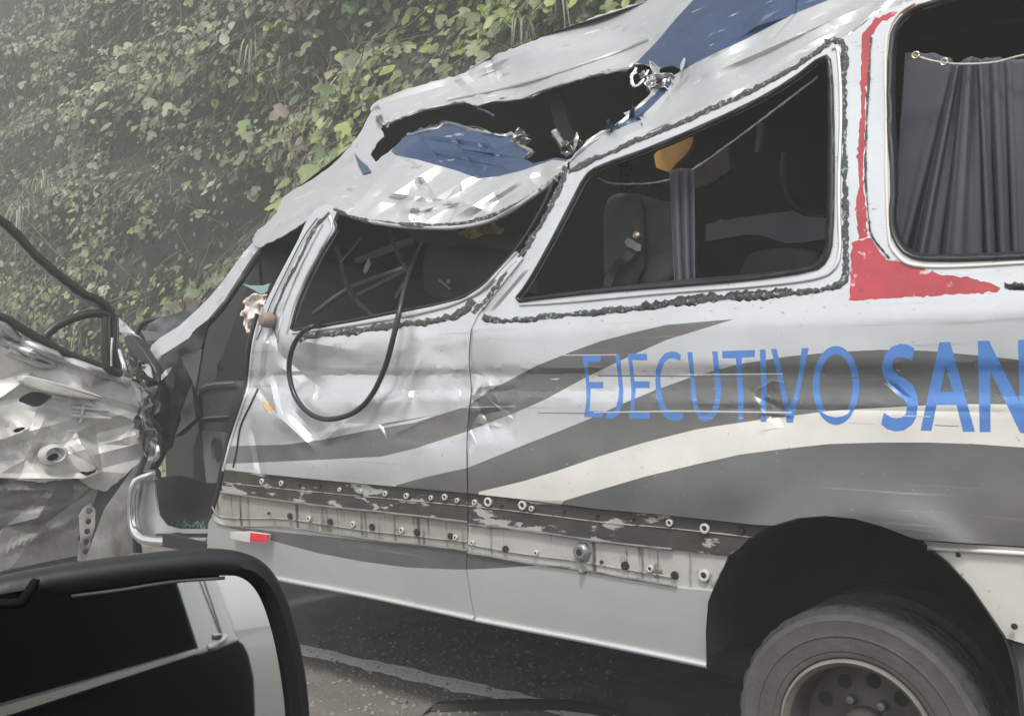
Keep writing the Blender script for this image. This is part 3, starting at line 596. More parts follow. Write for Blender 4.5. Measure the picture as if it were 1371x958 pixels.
TOUT = [(497,150),(495,146),(505,135),(530,124),(560,115),(590,107),(612,102),(640,84),(660,74),(700,60),(760,36),(800,21),(840,8),(870,1),(885,-4),(950,-40),(1100,-90),(1300,-140),(1600,-190),(1600,-95),(1400,-55),(1250,-8),(1200,8),(1170,20),(1150,38),(1130,50),(1110,55),(1085,75),(1000,126),(940,153),(880,179),(790,217),(762,228),(764,214),(776,200),(795,184),(815,174),(830,165),(842,156),(835,150),(850,146),(860,136),(872,128),(880,116),(892,108),(905,100),(911,92),(900,88),(880,92),(862,86),(850,85),(838,92),(815,95),(802,99),(770,108),(735,118),(715,128),(700,131),(672,130),(660,136),(640,141),(625,136),(600,140),(575,143),(560,150),(540,157),(520,164),(510,165)]
BLUET = [(852,84),(880,55),(905,25),(930,-2),(960,-40),(1100,-100),(1300,-120),(1200,-40),(1110,0),(1060,20),(1000,52),(960,70),(930,85),(905,100),(890,92)]
BLUET2 = [(770,212),(790,195),(830,165),(850,150),(862,136),(880,116),(895,104),(905,102),(890,125),(870,145),(850,163),(815,178),(790,192)]
roof = sheet('roof_skin', TOUT, roof_depth, [M['silver_crush'], M['blue_roof'], M['silver_crush']], VAN, regions=[(BLUET, 1), (BLUET2, 1)], step=6, thick=.004, rag=.6, sharp=13, folds=FT.E + fold_lines(CR_T))
roof['label'] = 'torn crumpled roof skin with a blue band'
tube('roof_gutter', [(600,134),(700,112),(800,80),(870,52)], .010, M['silver_crush'], roof, c=roof_depth, off=-.006, k=6, jitter=.12)
tube('torn_edge', [(512,167),(522,164),(540,156),(560,149),(600,140),(625,137),(640,141),(660,136),(700,131),(735,118),(770,108),(802,99),(838,92),(850,86)], .008, M['silver_crush'], roof, c=roof_depth, off=.0, k=6, jitter=.35)
tube('torn_edge', [(764,216),(795,186),(830,166),(850,148),(872,128),(892,108)], .008, M['silver_crush'], roof, c=roof_depth, off=.0, k=6, jitter=.35)
tube('torn_edge', [(546,181),(585,172),(600,166),(640,176),(668,182),(690,182),(694,194),(712,203),(702,212)], .009, M['steel'], rail, c=rail_depth, off=.0, k=6, jitter=.4)
# ragged metal shreds at the tear
rs = np.random.default_rng(3)
for (cu, cv, n_, spread, m_, dd) in ((888,104,14,13,'silver_crush',.47),(876,118,6,9,'chrome',.42),(850,158,6,9,'blue_roof',.27),(820,176,4,9,'blue_roof',.24),(762,198,5,7,'steel',.4),(688,186,4,8,'silver_crush',.56),(512,165,4,6,'silver_crush',.76)):
    for i in range(n_):
        a, b = cu + rs.normal(0, spread), cv + rs.normal(0, spread * .6); t = rs.uniform(0, 6.28); l = rs.uniform(6, 15); wd = rs.uniform(2.5, 6)
        e = np.array([math.cos(t), math.sin(t)]); q = np.array([-e[1], e[0]]); c0 = np.array([a, b])
        pts = [c0 - e*l + q*wd*.4, c0 - e*l*.2 + q*wd, c0 + e*l*.6 + q*wd*.5, c0 + e*l, c0 + e*l*.3 - q*wd*.7, c0 - e*l*.5 - q*wd*.9]
        g1, g2, sd_ = rs.normal(0, .004), rs.normal(0, .004), int(rs.integers(99))
        sheet('metal_shred', pts, lambda u, v, a=a, b=b, g1=g1, g2=g2, sd_=sd_, dd=dd: dd + (u - a) * g1 + (v - b) * g2 + .02 * fbm(u, v, 9, sd_), M[m_], roof, step=4, thick=.002)
tube('metal_shred', [(852,92,.6),(846,104,.58),(850,116,.57),(860,110,.58),(868,95,.6)], .008, M['chrome'], roof, jitter=.2)
tube('metal_shred', [(640,146,.8),(652,150,.8),(662,156,.79)], .006, M['blue_roof'], roof, jitter=.1)
# far half of the roof and far side: close the shell
near = [(338,327),(370,285),(400,250),(470,195),(497,148),(560,115),(612,102),(660,74),(760,36),(870,1),(950,-40),(1100,-90),(1300,-140),(1600,-190)]
nd = [.36,.45,.56,.70,.86,.98,1.05,1.1,1.12,1.15,1.2,1.2,1.2,1.2]
W = [unproj(np.array([a]), np.array([b]), np.array([d + .01]))[0] for (a, b), d in zip(near, nd)]
W2_ = [unproj(np.array([a]), np.array([b + 16]), np.array([1.85]))[0] for (a, b) in near]
n = len(W); link('roof_far_side', W + W2_, [(i, i + 1, n + i + 1, n + i) for i in range(n - 1)], M['silver_crush'], VAN, sharp=30)
farout = [(a, b + 18) for a, b in near] + [(1600,900),(700,760),(330,690),(225,690),(216,480),(262,420),(318,350)]
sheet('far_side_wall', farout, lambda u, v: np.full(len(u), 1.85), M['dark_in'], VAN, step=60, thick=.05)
# headliner under the roof, following the roof skin deeper inside
x0, x1 = -4.3, .45
xa = float(P3(940, 890).x); boxm('cabin_floor', (x0, .06, .50), (xa, 1.84, .56), M['dark_in'], VAN); boxm('cabin_floor', (xa, .78, .50), (x1, 1.84, .56), M['dark_in'], VAN)
boxm('chassis', (x0 + .1, .40, .34), (xa - .02, 1.5, .495), M['dark_in'], VAN)
xr = float(P3(1596, 500, 0).x); x1 = xr - .02; rp = [(.05,.48),(.0,.95),(.0,1.5),(.22,2.5),(.40,2.78),(1.0,2.86),(1.85,2.60),(1.88,.48)]; n = len(rp)
link('rear_wall', [(xr, y, z) for y, z in rp] + [(xr + .03, y, z) for y, z in rp], [tuple(range(n))[::-1], tuple(range(n, 2 * n))] + [(i, (i + 1) % n, n + (i + 1) % n, n + i) for i in range(n)], M['silver_low'], VAN, smooth=False)
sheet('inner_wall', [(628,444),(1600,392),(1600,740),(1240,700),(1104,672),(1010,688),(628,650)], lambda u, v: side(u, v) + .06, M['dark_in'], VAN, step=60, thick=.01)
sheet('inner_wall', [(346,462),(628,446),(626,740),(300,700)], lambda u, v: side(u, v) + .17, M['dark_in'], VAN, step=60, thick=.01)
# headliner
hl = [(345,335,.5),(500,175,.95),(640,142,1.1),(860,90,1.2),(1000,20,1.2),(1300,-60,1.2),(1600,-110,1.2)]
hA = [unproj(np.array([a]), np.array([b]), np.array([d]))[0] for a, b, d in hl]; hB = [p + np.array([0, 1.82 - p[1], -.05]) for p in hA]
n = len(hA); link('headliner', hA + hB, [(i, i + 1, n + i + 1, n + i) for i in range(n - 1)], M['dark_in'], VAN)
# -- wheel arch and wheel
ARCH = [(946,893),(945,844),(948,805),(956,785),(974,751),(1002,721),(1035,703),(1068,693),(1104,690),(1144,694),(1183,705),(1216,718),(1239,731),(1269,754),(1298,785),(1321,818),(1344,853),(1357,890),(1364,930),(1367,958),(1368,1010)]
A1 = densify(ARCH, 12, closed=False); ya = quarter_depth(A1[:, 0], A1[:, 1]) + .012
Wf = unproj(A1[:, 0], A1[:, 1], ya); Wb = Wf.copy(); Wb[:, 1] = .75; ac = Wb.mean(0); ac[2] = .35; n = len(Wf); rows_ = [Wf]
for yy, k in ((.30, 1.0), (.45, .985), (.56, .95), (.65, .88), (.71, .76), (.75, .5)):
    q = ac + (Wb - ac) * k; q[:, 1] = yy; rows_.append(q)
m_ = len(rows_); lin = link('wheel_arch_liner', list(np.concatenate(rows_)) + [ac], [(j * n + i, j * n + i + 1, (j + 1) * n + i + 1, (j + 1) * n + i) for j in range(m_ - 1) for i in range(n - 1)] + [((m_ - 1) * n + i, (m_ - 1) * n + i + 1, m_ * n) for i in range(n - 1)], M['dark_in'], VAN)
WC = P3(1146, 988, .07)
rw = .213
WH = empty('rear_wheel', WC); WH.parent = VAN; WH.matrix_parent_inverse = parent_inv(VAN); WH.location = WC
c0 = (WC.x, 0.07, WC.z); RT = .352
tp = [(.012, rw*1.00), (-.002, rw*1.03), (-.006, rw*1.08), (-.0055, rw*1.10), (-.0085, rw*1.11), (-.011, rw*1.22), (-.012, rw*1.30), (-.0145, rw*1.305), (-.0145, rw*1.32), (-.012, rw*1.325), (-.009, RT*.90), (-.010, RT*.91), (-.006, RT*.93), (-.004, RT*.945), (-.001, RT*.945), (.000, RT*.955)]
for i in range(len(tp)): pass
lathe('tyre', tp, c0, M['tyre'], WH, seg=96)
# tread with grooves and blocks
V, Fc = [], []; seg = 120
rings = [(.000,RT*.955,0),(.010,RT*.985,1),(.030,RT,1),(.046,RT,1),(.050,RT*.972,0),(.058,RT*.972,0),(.062,RT,1),(.086,RT,1),(.090,RT*.972,0),(.098,RT*.972,0),(.102,RT,1),(.126,RT,1),(.130,RT*.972,0),(.138,RT*.972,0),(.142,RT,1),(.170,RT*.985,1),(.185,RT*.93,0),(.195,RT*.7,0)]
for i, (y, r, b) in enumerate(rings):
    for k in range(seg):
        th = 2 * math.pi * (k + (.25 * (i % 3))) / seg; rr = r - (.006 if b and (k + i // 4) % 4 == 0 else 0) + rng.normal(0, .0006); V.append((c0[0] + rr * math.cos(th), c0[1] + y, c0[2] + rr * math.sin(th)))
    if i:
        o = (i - 1) * seg
        for k in range(seg): Fc.append((o + k, o + (k + 1) % seg, o + seg + (k + 1) % seg, o + seg + k))
link('tread', V, Fc, M['tread'], WH, sharp=30)
lathe('tyre', [(.24, RT*.93), (.25, RT), (.41, RT), (.43, RT*.9), (.43,.2)], c0, M['tread'], WH, seg=64)['label'] = 'inner tyre of the twin rear wheel'
rimo = lathe('rim', [(.008, rw*1.01), (-.008, rw*1.0), (-.010, rw*.965), (.002, rw*.935), (.010, rw*.90), (.060, rw*.86), (.105, rw*.80), (.110, rw*.72), (.108, rw*.40), (.100, rw*.34), (.095, rw*.30), (.050, rw*.27), (.020, rw*.24), (.015, rw*.20), (.018, 1e-4)], c0, [M['rim'], M['rimlip']], WH, seg=80, midx=[1,1,1,1,0,0,0,0,0,0,0,0,0,0])
for k in range(10):
    th = 2 * math.pi * k / 10 + .2; r = rw * .63
    lathe('vent_hole', [(.1075, .021), (.1070, .018), (.1072, 1e-4)], (c0[0] + r * math.cos(th), c0[1], c0[2] + r * math.sin(th)), M['hole'], rimo, seg=16)
for k in range(6):
    th = 2 * math.pi * k / 6; r = rw * .40
    lathe('wheel_nut', [(.105, .014), (.080, .012), (.078, 1e-4)], (c0[0] + r * math.cos(th), c0[1], c0[2] + r * math.sin(th)), M['steel'], rimo, seg=6)
for k in range(3):
    th = 1.45 + .12 * k
    a = np.array([c0[0] + RT*.80*math.cos(th), c0[1] - .013, c0[2] + RT*.80*math.sin(th)])
# fallen rear axle line
boxm('axle', (WC.x - .05, .3, WC.z - .05), (WC.x + .05, 1.6, WC.z + .05), M['dark_in'], VAN)
lathe('far_tyre', [(1.45, RT*.9), (1.46, RT), (1.80, RT), (1.81, RT*.9), (1.81, .1)], c0, M['tread'], VAN, seg=40)
#PART3
# ------------------------------------------------------------------ ground and road
def plane(name, x0, x1, y0, y1, z, m, parent=None, kind=None, nx=1, ny=1, amp=0):
    V = []; Fc = []
    for j in range(ny + 1):
        for i in range(nx + 1):
            X, Y = x0 + (x1 - x0) * i / nx, y0 + (y1 - y0) * j / ny
            V.append((X, Y, z + (amp * noise.noise(Vector((X * .8, Y * .8, 0))) if amp else 0)))
    for j in range(ny):
        for i in range(nx): o = j * (nx + 1) + i; Fc.append((o, o + 1, o + nx + 2, o + nx + 1))
    return tag(link(name, V, Fc, m, parent), kind=kind)
plane('ground', -600, 600, -600, 600, -.004, M['soil'], kind='structure')
plane('road', -300, 300, -9, 3.0, 0, M['asphalt'], kind='structure')
def G(u, v): return unproj(np.array([u]), np.array([v]), np.array([0.0]), NZ)[0]
ga, gb = G(414, 872), G(700, 938)
gd = (gb - ga) / np.linalg.norm(gb - ga); gn = np.array([-gd[1], gd[0], 0])
# worn road edge line with a ragged outline
L = 160; V = []; wdt = .062
for i in range(L * 2 + 1):
    t = -9 + 18 * i / (L * 2); wv = .022 * noise.noise(Vector((t * 6, 0, 0))) + rng.normal(0, .007)
    wv2 = .026 * noise.noise(Vector((t * 5, 3, 0))) + rng.normal(0, .008)
    c = ga + gd * t; V += [tuple(c + gn * (wdt + wv) + np.array([0, 0, .004])), tuple(c - gn * (wdt + wv2) + np.array([0, 0, .004]))]
tag(link('road_edge_line', V, [(2*i, 2*i+1, 2*i+3, 2*i+2) for i in range(L * 2)], M['line'], smooth=False), kind='structure')
# grit and glass crumbs on the road (nobody could count them)
V, Fc = [], []
r2 = np.random.default_rng(17)
for i in range(2600):
    if i < 1800: p = G(r2.uniform(380, 820), r2.uniform(800, 957))
    else: p = np.array([r2.uniform(-8, -1), r2.uniform(-2, 2.4), 0])
    s = abs(r2.normal(0, .006)) + .002; o = len(V); a = r2.uniform(0, 6.28)
    for k in range(4): V.append((p[0] + s * math.cos(a + k * 1.57) * r2.uniform(.6, 1.4), p[1] + s * math.sin(a + k * 1.57) * r2.uniform(.6, 1.4), 0.001))
    V.append((p[0], p[1], s * r2.uniform(.5, 1))); Fc += [(o + k, o + (k + 1) % 4, o + 4) for k in range(4)]
M['grit'] = mat('grit', (0.25, 0.24, 0.22), 0.8, var=0.5, vscale=3)
tag(link('gravel', V, Fc, M['grit'], smooth=False), kind='stuff', label='grit and glass crumbs scattered on the asphalt')
# fallen black trim strip
tr = [(572,950),(585,943),(640,942),(700,941),(760,942),(800,947),(822,952)]
V = []; Fc = []
for i, (a, b) in enumerate(tr):
    p = G(a, b + 4); h = .028 * math.sin(math.pi * min(1, (i + .6) / 2.2) / 2)
    q = np.array([.25, -.97, 0]) * .05
    V += [p - q * .6, p - q * .3 + [0, 0, h], p + q * .5 + [0, 0, h * .9], p + q * 1.1 + [0, 0, .004]]
    if i:
        o = (i - 1) * 4; Fc += [(o + k, o + k + 1, o + k + 5, o + k + 4) for k in range(3)]
Fc += [(0, 1, 2, 3), tuple(len(V) - 4 + k for k in (3, 2, 1, 0))]
tag(link('fallen_trim', V, Fc, M['black_plastic'], sharp=30), 'bent strip of black plastic trim lying on the road under the van', 'trim strip')
p = G(540, 938)
def stone(name, p, s, m, seed, label):
    bm = bmesh.new(); bmesh.ops.create_icosphere(bm, subdivisions=2, radius=s)
    for v in bm.verts: v.co *= 1 + .35 * noise.noise(v.co / s * .9 + Vector((seed, 0, 0))); v.co.z *= .55
    me = bpy.data.meshes.new(name); bm.to_mesh(me); bm.free(); me.materials.append(m)
    o = bpy.data.objects.new(name, me); COL.objects.link(o); o.location = (p[0], p[1], s * .3)
    return tag(o, label, 'stone')
stone('stone', G(540, 940), .022, M['asphalt'], 1, 'small dark stone lying on the asphalt near the white road line')
stone('stone', G(447, 915), .014, M['grit'], 2, 'small pale stone on the asphalt beside the wing mirror edge')

# ------------------------------------------------------------------ cab of the van
def cst(d): return lambda u, v: np.full(len(np.atleast_1d(u)), float(d))
AP_C = [(340,325,.33),(300,375,.28),(260,430,.20),(205,475,.10),(345,335,.28),(240,470,.10)]
_ap = tps(AP_C)
ap_d = lambda u, v: _ap(u, v) + creases(u, v, [(335,330,205,470,9,-.03),(318,360,330,375,6,.02)]) + .006 * fbm(u, v, 25, 31)
ap = sheet('windscreen_pillar', [(338,325),(326,338),(300,374),(282,396),(262,416),(240,436),(214,452),(203,462),(199,472),(202,481),(208,481),(228,468),(255,451),(278,428),(300,402),(318,374),(336,346),(348,331)], ap_d, M['silver_crush'], VAN, step=5, thick=.012, sharp=32)
sheet('windscreen_pillar_inner', [(345,333),(335,349),(318,377),(300,405),(278,431),(255,455),(238,470),(262,520),(275,440),(300,412),(325,375),(350,340)], lambda u, v: ap_d(u, v) + .05, M['black_plastic'], VAN, step=8, thick=.01)
sheet('cowl_panel', [(192,447),(199,433),(214,425),(236,419),(268,405),(262,418),(240,437),(214,453),(203,462),(196,458)], lambda u, v: .32 + .001 * (v - 430) + .02 * fbm(u, v, 20, 4), M['grey_trim'], VAN, step=6, thick=.01)
sheet('dashboard', [(184,460),(186,440),(196,430),(214,428),(228,432),(232,440),(252,470),(262,560),(215,600),(212,520)], lambda u, v: .45 + .05 * fbm(u, v, 40, 6), M['black_plastic'], VAN, step=10, thick=.03)
tube('dashboard_pipe', [(182,448,.38),(192,432,.40),(212,427,.42),(228,432,.42)], .014, M['black_plastic'], VAN)
sheet('cowl_bracket', [(188,442),(206,444),(222,446),(218,456),(196,455)], cst(.30), M['grey_trim'], VAN, step=8, thick=.01)
sheet('kick_panel', [(262,440),(282,425),(268,470),(252,520),(236,560),(228,600),(214,606),(220,560),(232,520),(240,470)], lambda u, v: .12 + .03 * fbm(u, v, 30, 8), M['black_plastic'], VAN, step=8, thick=.01)
# cab opening: dark far interior, bulkhead behind the driver
sheet('cab_bulkhead', [(332,380),(346,345),(350,420),(341,455),(336,520),(312,590),(300,640),(282,700),(262,700),(258,600),(300,470)], cst(.75), M['dark_in'], VAN, step=20, thick=.02)
# driver seat with pale piping
seat = slab('driver_seat', [(263,520),(275,511),(318,509),(326,520),(326,640),(270,640),(262,560)], .55, .5, M['seat'], VAN, bev=.03)
tube('seat_piping', [(267,521,.535),(284,515,.535),(314,513,.535)], .006, M['grey_trim'], seat)
tube('seat_piping', [(266,560,.54),(290,558,.54),(306,557,.54)], .005, M['grey_trim'], seat)
# grey seat bracket with a cut-out
sheet('seat_bracket', [(270,576),(299,579),(301,590),(294,625),(290,646),(276,646)], cst(.30), M['grey_trim'], VAN, holes=[[(282,585),(298,587),(297,615),(290,621),(284,618)]], step=5, thick=.02)
# step well
stepc = tube('step_well', [(212,634,.16),(198,637,.13),(186,643,.11),(180,656,.10),(178,680,.10),(180,704,.10),(188,718,.10),(204,724,.10),(240,726,.10),(281,727,.10)], .030, M['chrome'], VAN, k=6, seg=14)
sheet('step_frame', [(206,640),(192,642),(184,660),(182,690),(188,712),(204,720),(282,722),(282,708),(240,708),(222,703),(212,690),(208,664)], cst(.15), M['silver_low'], VAN, step=10, thick=.01)
sheet('step_tread', [(200,640),(240,636),(292,650),(282,712),(222,708),(211,690)], lambda u, v: .40 - .0030 * np.clip(v - 690, 0, 30), M['dark_in'], VAN, step=10, thick=.01)
sheet('step_mat', [(200,720),(210,714),(276,714),(276,722),(215,726)], cst(.11), M['black_plastic'], VAN, step=10, thick=.01)
V, Fc = [], []
for i in range(90):
    p = P3(rng.uniform(214, 278), rng.uniform(698, 710), .30); s = rng.uniform(.004, .012); o = len(V)
    V += [p + Vector((rng.normal(0, s), -.005, rng.normal(0, s))) for _ in range(3)]; Fc.append((o, o + 1, o + 2))
tag(link('glass_debris', V, Fc, M['teal'], smooth=False), kind='stuff', label='crumbs of broken glass lying in the step well')
# sill front end piece
sheet('sill_end', [(284,690),(300,704),(306,730),(300,760),(276,740),(279,700)], off_side(.03), M['silver_low'], VAN, step=10, thick=.01)
# white front edge of the side panel
tube('panel_edge', [(352,412),(341,452),(337,480),(333,516),(324,546),(311,584),(303,614),(299,630)], .008, M['silver'], frontp, c=front_depth, off=-.002, k=5, jitter=.05)
tube('door_seal', [(345,420),(332,470),(330,520),(318,552),(305,590),(296,640),(284,690)], .012, M['rubber'], VAN, c=lambda u, v: front_depth(u, v) + .03)
tube('latch_edge', [(345,520),(336,540),(322,570),(317,600),(312,625)], .004, M['rubber'], frontp, c=front_depth, off=-.004)
p = P3(357, 428, .02); lathe('lamp_bulge', [(.02,.035),(-.015,.034),(-.03,.022),(-.034,1e-4)], p, M['tan'], frontp, seg=16)
# airbag-like pale padding
PADC = lambda u, v: .16 + .05 * fbm(u, v, 11, 87, 2)
tag(sheet('padding', [(330,398),(345,394),(358,396),(352,410),(345,430),(338,446),(332,444),(326,434),(328,428),(322,420),(328,412),(326,404)], PADC, M['pink'], step=3, thick=.01, rag=.7, sharp=80), 'crumpled pinkish padding hanging out beside the cab pillar', 'padding')
tag(sheet('glass_shard', [(324,380),(336,382),(352,382),(361,379),(358,390),(350,394),(340,388)], cst(.2), M['teal'], step=6, thick=.004), 'pale green glass shard above the pinkish padding', 'glass shard')

# ------------------------------------------------------------------ torn-open front door (swung out, its inner side shows)
hx = float(P3(198, 560, .05).x)
DOOR = empty('front_door', (hx, .02, .4), 'crushed front door swung wide open with its bare metal inner side showing'); DOOR.parent = VAN; DOOR.matrix_parent_inverse = parent_inv(VAN)
DCR = [(20,462,200,505,10,.02),(25,505,190,555,9,-.03),(30,540,150,560,8,.02),(20,560,120,640,14,.03),(60,600,200,560,16,-.03),(90,590,130,640,10,.03),(0,600,110,570,12,-.03),(30,620,60,560,12,.03),(100,520,200,575,12,.02),(120,610,200,590,20,.035),(0,640,120,640,7,.03),(0,560,40,620,12,-.03)]
dd = lambda u, v: hx + .03 * fbm(u, v, 80, 14, 2) + creases(u, v, DCR) + FD(u, v)
FD = Facets((-60,430,215,665), 75, .045, 71, 1.5, 10)
DH = [[(22,536),(36,526),(52,523),(73,530),(62,538),(48,546),(36,541)],[(16,575),(34,570),(32,577),(20,580)],[(104,630),(122,632),(132,624),(128,634),(116,638)],[(62,612),(74,605),(80,610),(72,620),(64,620)]]
body = sheet('inner_panel', [(-150,440),(-40,425),(0,430),(18,446),(50,466),(90,482),(130,496),(158,502),(184,512),(198,525),(206,548),(205,575),(198,600),(186,618),(168,636),(150,650),(140,658),(133,655),(120,652),(104,640),(60,646),(0,640),(-150,640)], dd, M['door_in'], DOOR, holes=DH, n=NX, step=5, thick=.01, rag=.5, sharp=15, folds=FD.E + fold_lines(DCR))
sheet('door_outer_skin', [(-150,445),(0,440),(60,475),(180,520),(200,560),(190,610),(140,680),(110,760),(-150,790)], lambda u, v: hx - .09 + 0 * u, M['grey_trim'], DOOR, n=NX, step=30, thick=.01)
FD2 = Facets((-60,630,140,790), 26, .03, 77, 2.0, -20)
sheet('door_lower_panel', [(-150,640),(0,640),(60,646),(104,640),(132,654),(120,690),(104,720),(112,742),(60,752),(0,765),(-150,780)], lambda u, v: hx - .035 + FD2(u, v) + creases(u, v, [(-50,655,110,655,8,.02),(-50,690,95,672,6,-.015),(0,740,110,690,9,.015),(20,668,90,664,6,.01)]), M['door_shaded'], DOOR, n=NX, step=6, thick=.01, sharp=8, folds=FD2.E)
for (a, b, s) in ((51, 524, 0),): pass
stampd = lambda u, v: dd(u, v) + .012
tube('door_rib', [(96,545),(145,549)], .009, M['door_in'], body, c=stampd, n=NX); tube('door_rib', [(96,556),(148,560)], .009, M['door_in'], body, c=stampd, n=NX)
tube('door_rib', [(112,542),(108,565)], .009, M['door_in'], body, c=stampd, n=NX)
tube('beltline_rail', [(0,428),(20,450),(60,470),(100,486),(150,503),(172,512)], .022, M['silver_crush'], DOOR, c=stampd, n=NX, jitter=.12)
tube('beltline_rail', [(0,455),(30,468),(70,482),(60,490),(10,470)], .018, M['silver_crush'], DOOR, c=stampd, n=NX, jitter=.12)
slab('door_beam', [(30,500),(60,507),(110,520),(138,530),(138,536),(100,532),(50,522),(28,512)], hx + .05, -.05, M['door_in'], DOOR, n=NX, bev=.01)
lathe_p = unproj(np.array([70.]), np.array([608.]), np.array([hx + .02]), NX)[0]
V, Fc = [], []
for i, (o, r) in enumerate([(0,.055),(.03,.05),(.035,.038),(-.02,.034)]):
    for k in range(18):
        th = 2*math.pi*k/18; V.append((lathe_p[0] + o, lathe_p[1] + r*1.25*math.cos(th), lathe_p[2] + r*math.sin(th)*.9))
    if i: Fc += [((i-1)*18+k, (i-1)*18+(k+1)%18, i*18+(k+1)%18, i*18+k) for k in range(18)]
link('speaker_boss', V, Fc, M['door_in'], DOOR, sharp=40)
# window frame of the door
fr = [(-60,262),(-10,288),(14,306),(40,334),(64,356),(88,376),(110,392),(128,400),(144,412),(151,424),(153,440),(152,470),(158,494)]
tube('window_frame', fr, .021, M['rubber'], DOOR, c=hx + .02, n=NX, jitter=.1)
tube('window_frame', [(a + 4, b + 9) for a, b in fr[:9]], .018, M['silver_crush'], DOOR, c=hx - .02, n=NX, jitter=.1)
tube('window_frame', [(148,424),(138,420),(120,420),(95,427),(76,436),(64,446),(60,452),(66,462),(84,472)], .022, M['black_plastic'], DOOR, c=hx + .02, n=NX)
tube('window_frame', [(-40,418),(0,424),(30,440),(60,458),(90,474),(120,485),(150,496),(162,500)], .020, M['rubber'], DOOR, c=hx + .03, n=NX)
tube('window_channel', [(142,424),(141,450),(142,480),(146,494)], .022, M['rubber'], DOOR, c=hx + .03, n=NX)
tube('window_channel', [(150,452),(149,470),(149,490)], .006, M['chrome'], DOOR, c=hx + .06, n=NX)
# dark reinforcement leaning on the pillar and the torn hinge metal
slab('pillar_brace', [(163,452),(172,447),(186,460),(212,502),(206,516),(196,512),(176,482)], .03, .05, M['black_plastic'], VAN, bev=.012)
sheet('torn_hinge_metal', [(158,425),(175,440),(195,462),(190,470),(170,452),(156,440)], lambda u, v: .1 + .02 * fbm(u, v, 12, 4), M['silver_crush'], VAN, step=4, thick=.008)
hr = np.random.default_rng(19)
for i in range(34):
    a, b = hr.normal(187, 13), hr.uniform(478, 590); t = hr.uniform(0, 6.28); l, wd = hr.uniform(8, 20), hr.uniform(3, 8)
    e = np.array([math.cos(t), math.sin(t)]); q = np.array([-e[1], e[0]]); c0_ = np.array([a, b])
    pts = [c0_ - e*l + q*wd*.5, c0_ + q*wd, c0_ + e*l*.7 + q*wd*.6, c0_ + e*l, c0_ + e*l*.2 - q*wd, c0_ - e*l*.6 - q*wd*.7]
    g1, g2, sd_ = hr.normal(0, .006), hr.normal(0, .006), int(hr.integers(99))
    sheet('torn_hinge_metal', pts, lambda u, v, a=a, b=b, g1=g1, g2=g2, sd_=sd_, i=i: .0 + .003 * i + (u-a)*g1 + (v-b)*g2 + .03*fbm(u, v, 9, sd_), M[['silver_crush','grey_trim','steel','black_plastic'][i % 4]], VAN, step=4, thick=.004)
sheet('hinge_pillar', [(176,500),(212,505),(226,520),(238,560),(224,600),(205,606),(190,640),(172,650),(150,740),(186,740),(180,690),(200,640),(222,600),(205,560)], lambda u, v: .16 + .02 * fbm(u, v, 20, 5), M['black_plastic'], VAN, step=8, thick=.02)
sheet('fender_skin', [(120,700),(150,650),(196,604),(210,606),(190,650),(176,690),(178,740),(110,760)], lambda u, v: .14 + .02 * fbm(u, v, 30, 6), M['door_shaded'], VAN, step=8, thick=.02)
for (pp, r_, m_) in (([(190,560,-.02),(193,580,-.03),(192,600,-.03),(196,612,-.03)], .006, 'rubber'), ([(196,566,-.03),(208,576,-.05),(213,590,-.04),(208,604,-.03)], .007, 'rubber'), ([(188,545,-.03),(184,562,-.04),(190,575,-.03)], .006, 'rubber'), ([(205,592,-.04),(212,600,-.05),(210,612,-.05),(202,614,-.04)], .016, 'chrome'), ([(160,470,.0),(166,490,-.02),(170,505,0)], .016, 'chrome')):
    tube('torn_wire' if m_ == 'rubber' else 'bent_hinge', pp, r_, M[m_], VAN)
tube('weather_strip', [(196,604,.1),(188,628,.1),(178,650,.1)], .016, M['grey_trim'], VAN)
# perforated plate
circ = lambda a, b, ru, rv: [(a + ru * math.cos(t), b + rv * math.sin(t)) for t in np.linspace(0, 6.28, 11)[:-1]]
pl = sheet('perforated_plate', [(106,690),(112,680),(121,674),(128,682),(127,704),(121,728),(112,752),(104,750),(108,720)], lambda u, v: hx + .07 + .0 * u, M['pale_strip_rear'], DOOR, holes=[circ(119.5 - 1.2 * i, 684 + 13.5 * i, 4.6, 4.4) for i in range(5)], n=NX, step=4, thick=.004)


# ------------------------------------------------------------------ seen through the windows
SEATG = None
st = slab('rear_seat_back', [(806,275),(814,262),(832,257),(852,258),(872,266),(906,270),(914,300),(914,384),(806,384),(808,330),(804,300)], .42, .14, M['seat'], VAN, bev=.03)
slab('seat_side_cover', [(806,300),(808,270),(820,258),(848,258),(860,272),(862,384),(806,384)], .39, .03, M['seat'], st, bev=.02)
belt = sheet('seat_belt', [(806,384),(812,366),(824,350),(838,338),(844,326),(856,333),(846,346),(834,356),(824,368),(818,384)], lambda u, v: .345 + .01 * np.sin((u - v) * .1), M['rubber'], st, step=5, thick=.004)
slab('belt_buckle', [(836,322),(841,318),(858,328),(858,336),(852,337),(838,329)], .335, .006, M['steel'], st, bev=.002, smooth=0)
p = P3(853, 315, .33); lathe('belt_anchor', [(.02,.014),(-.008,.014),(-.012,.008),(-.012,1e-4)], p, M['brass'], st, seg=14)
for (oo, lab) in (([(563,330),(590,326),(640,326),(690,330),(700,410),(565,410)], 'front'),):
    s2 = slab('middle_seat_back', oo, .55, .14, M['seat'], VAN, bev=.03)
tube('belt_anchor', [(588,374,.52),(600,384,.51),(604,388,.51)], .007, M['steel'], s2); p = P3(601, 377, .52); lathe('belt_anchor', [(.01,.010),(-.006,.009),(-.008,1e-4)], p, M['steel'], s2, seg=12)
slab('rear_seat_back', [(985,384),(990,352),(1004,336),(1040,330),(1082,332),(1098,345),(1102,384)], .75, .14, M['seat'], VAN, bev=.03)
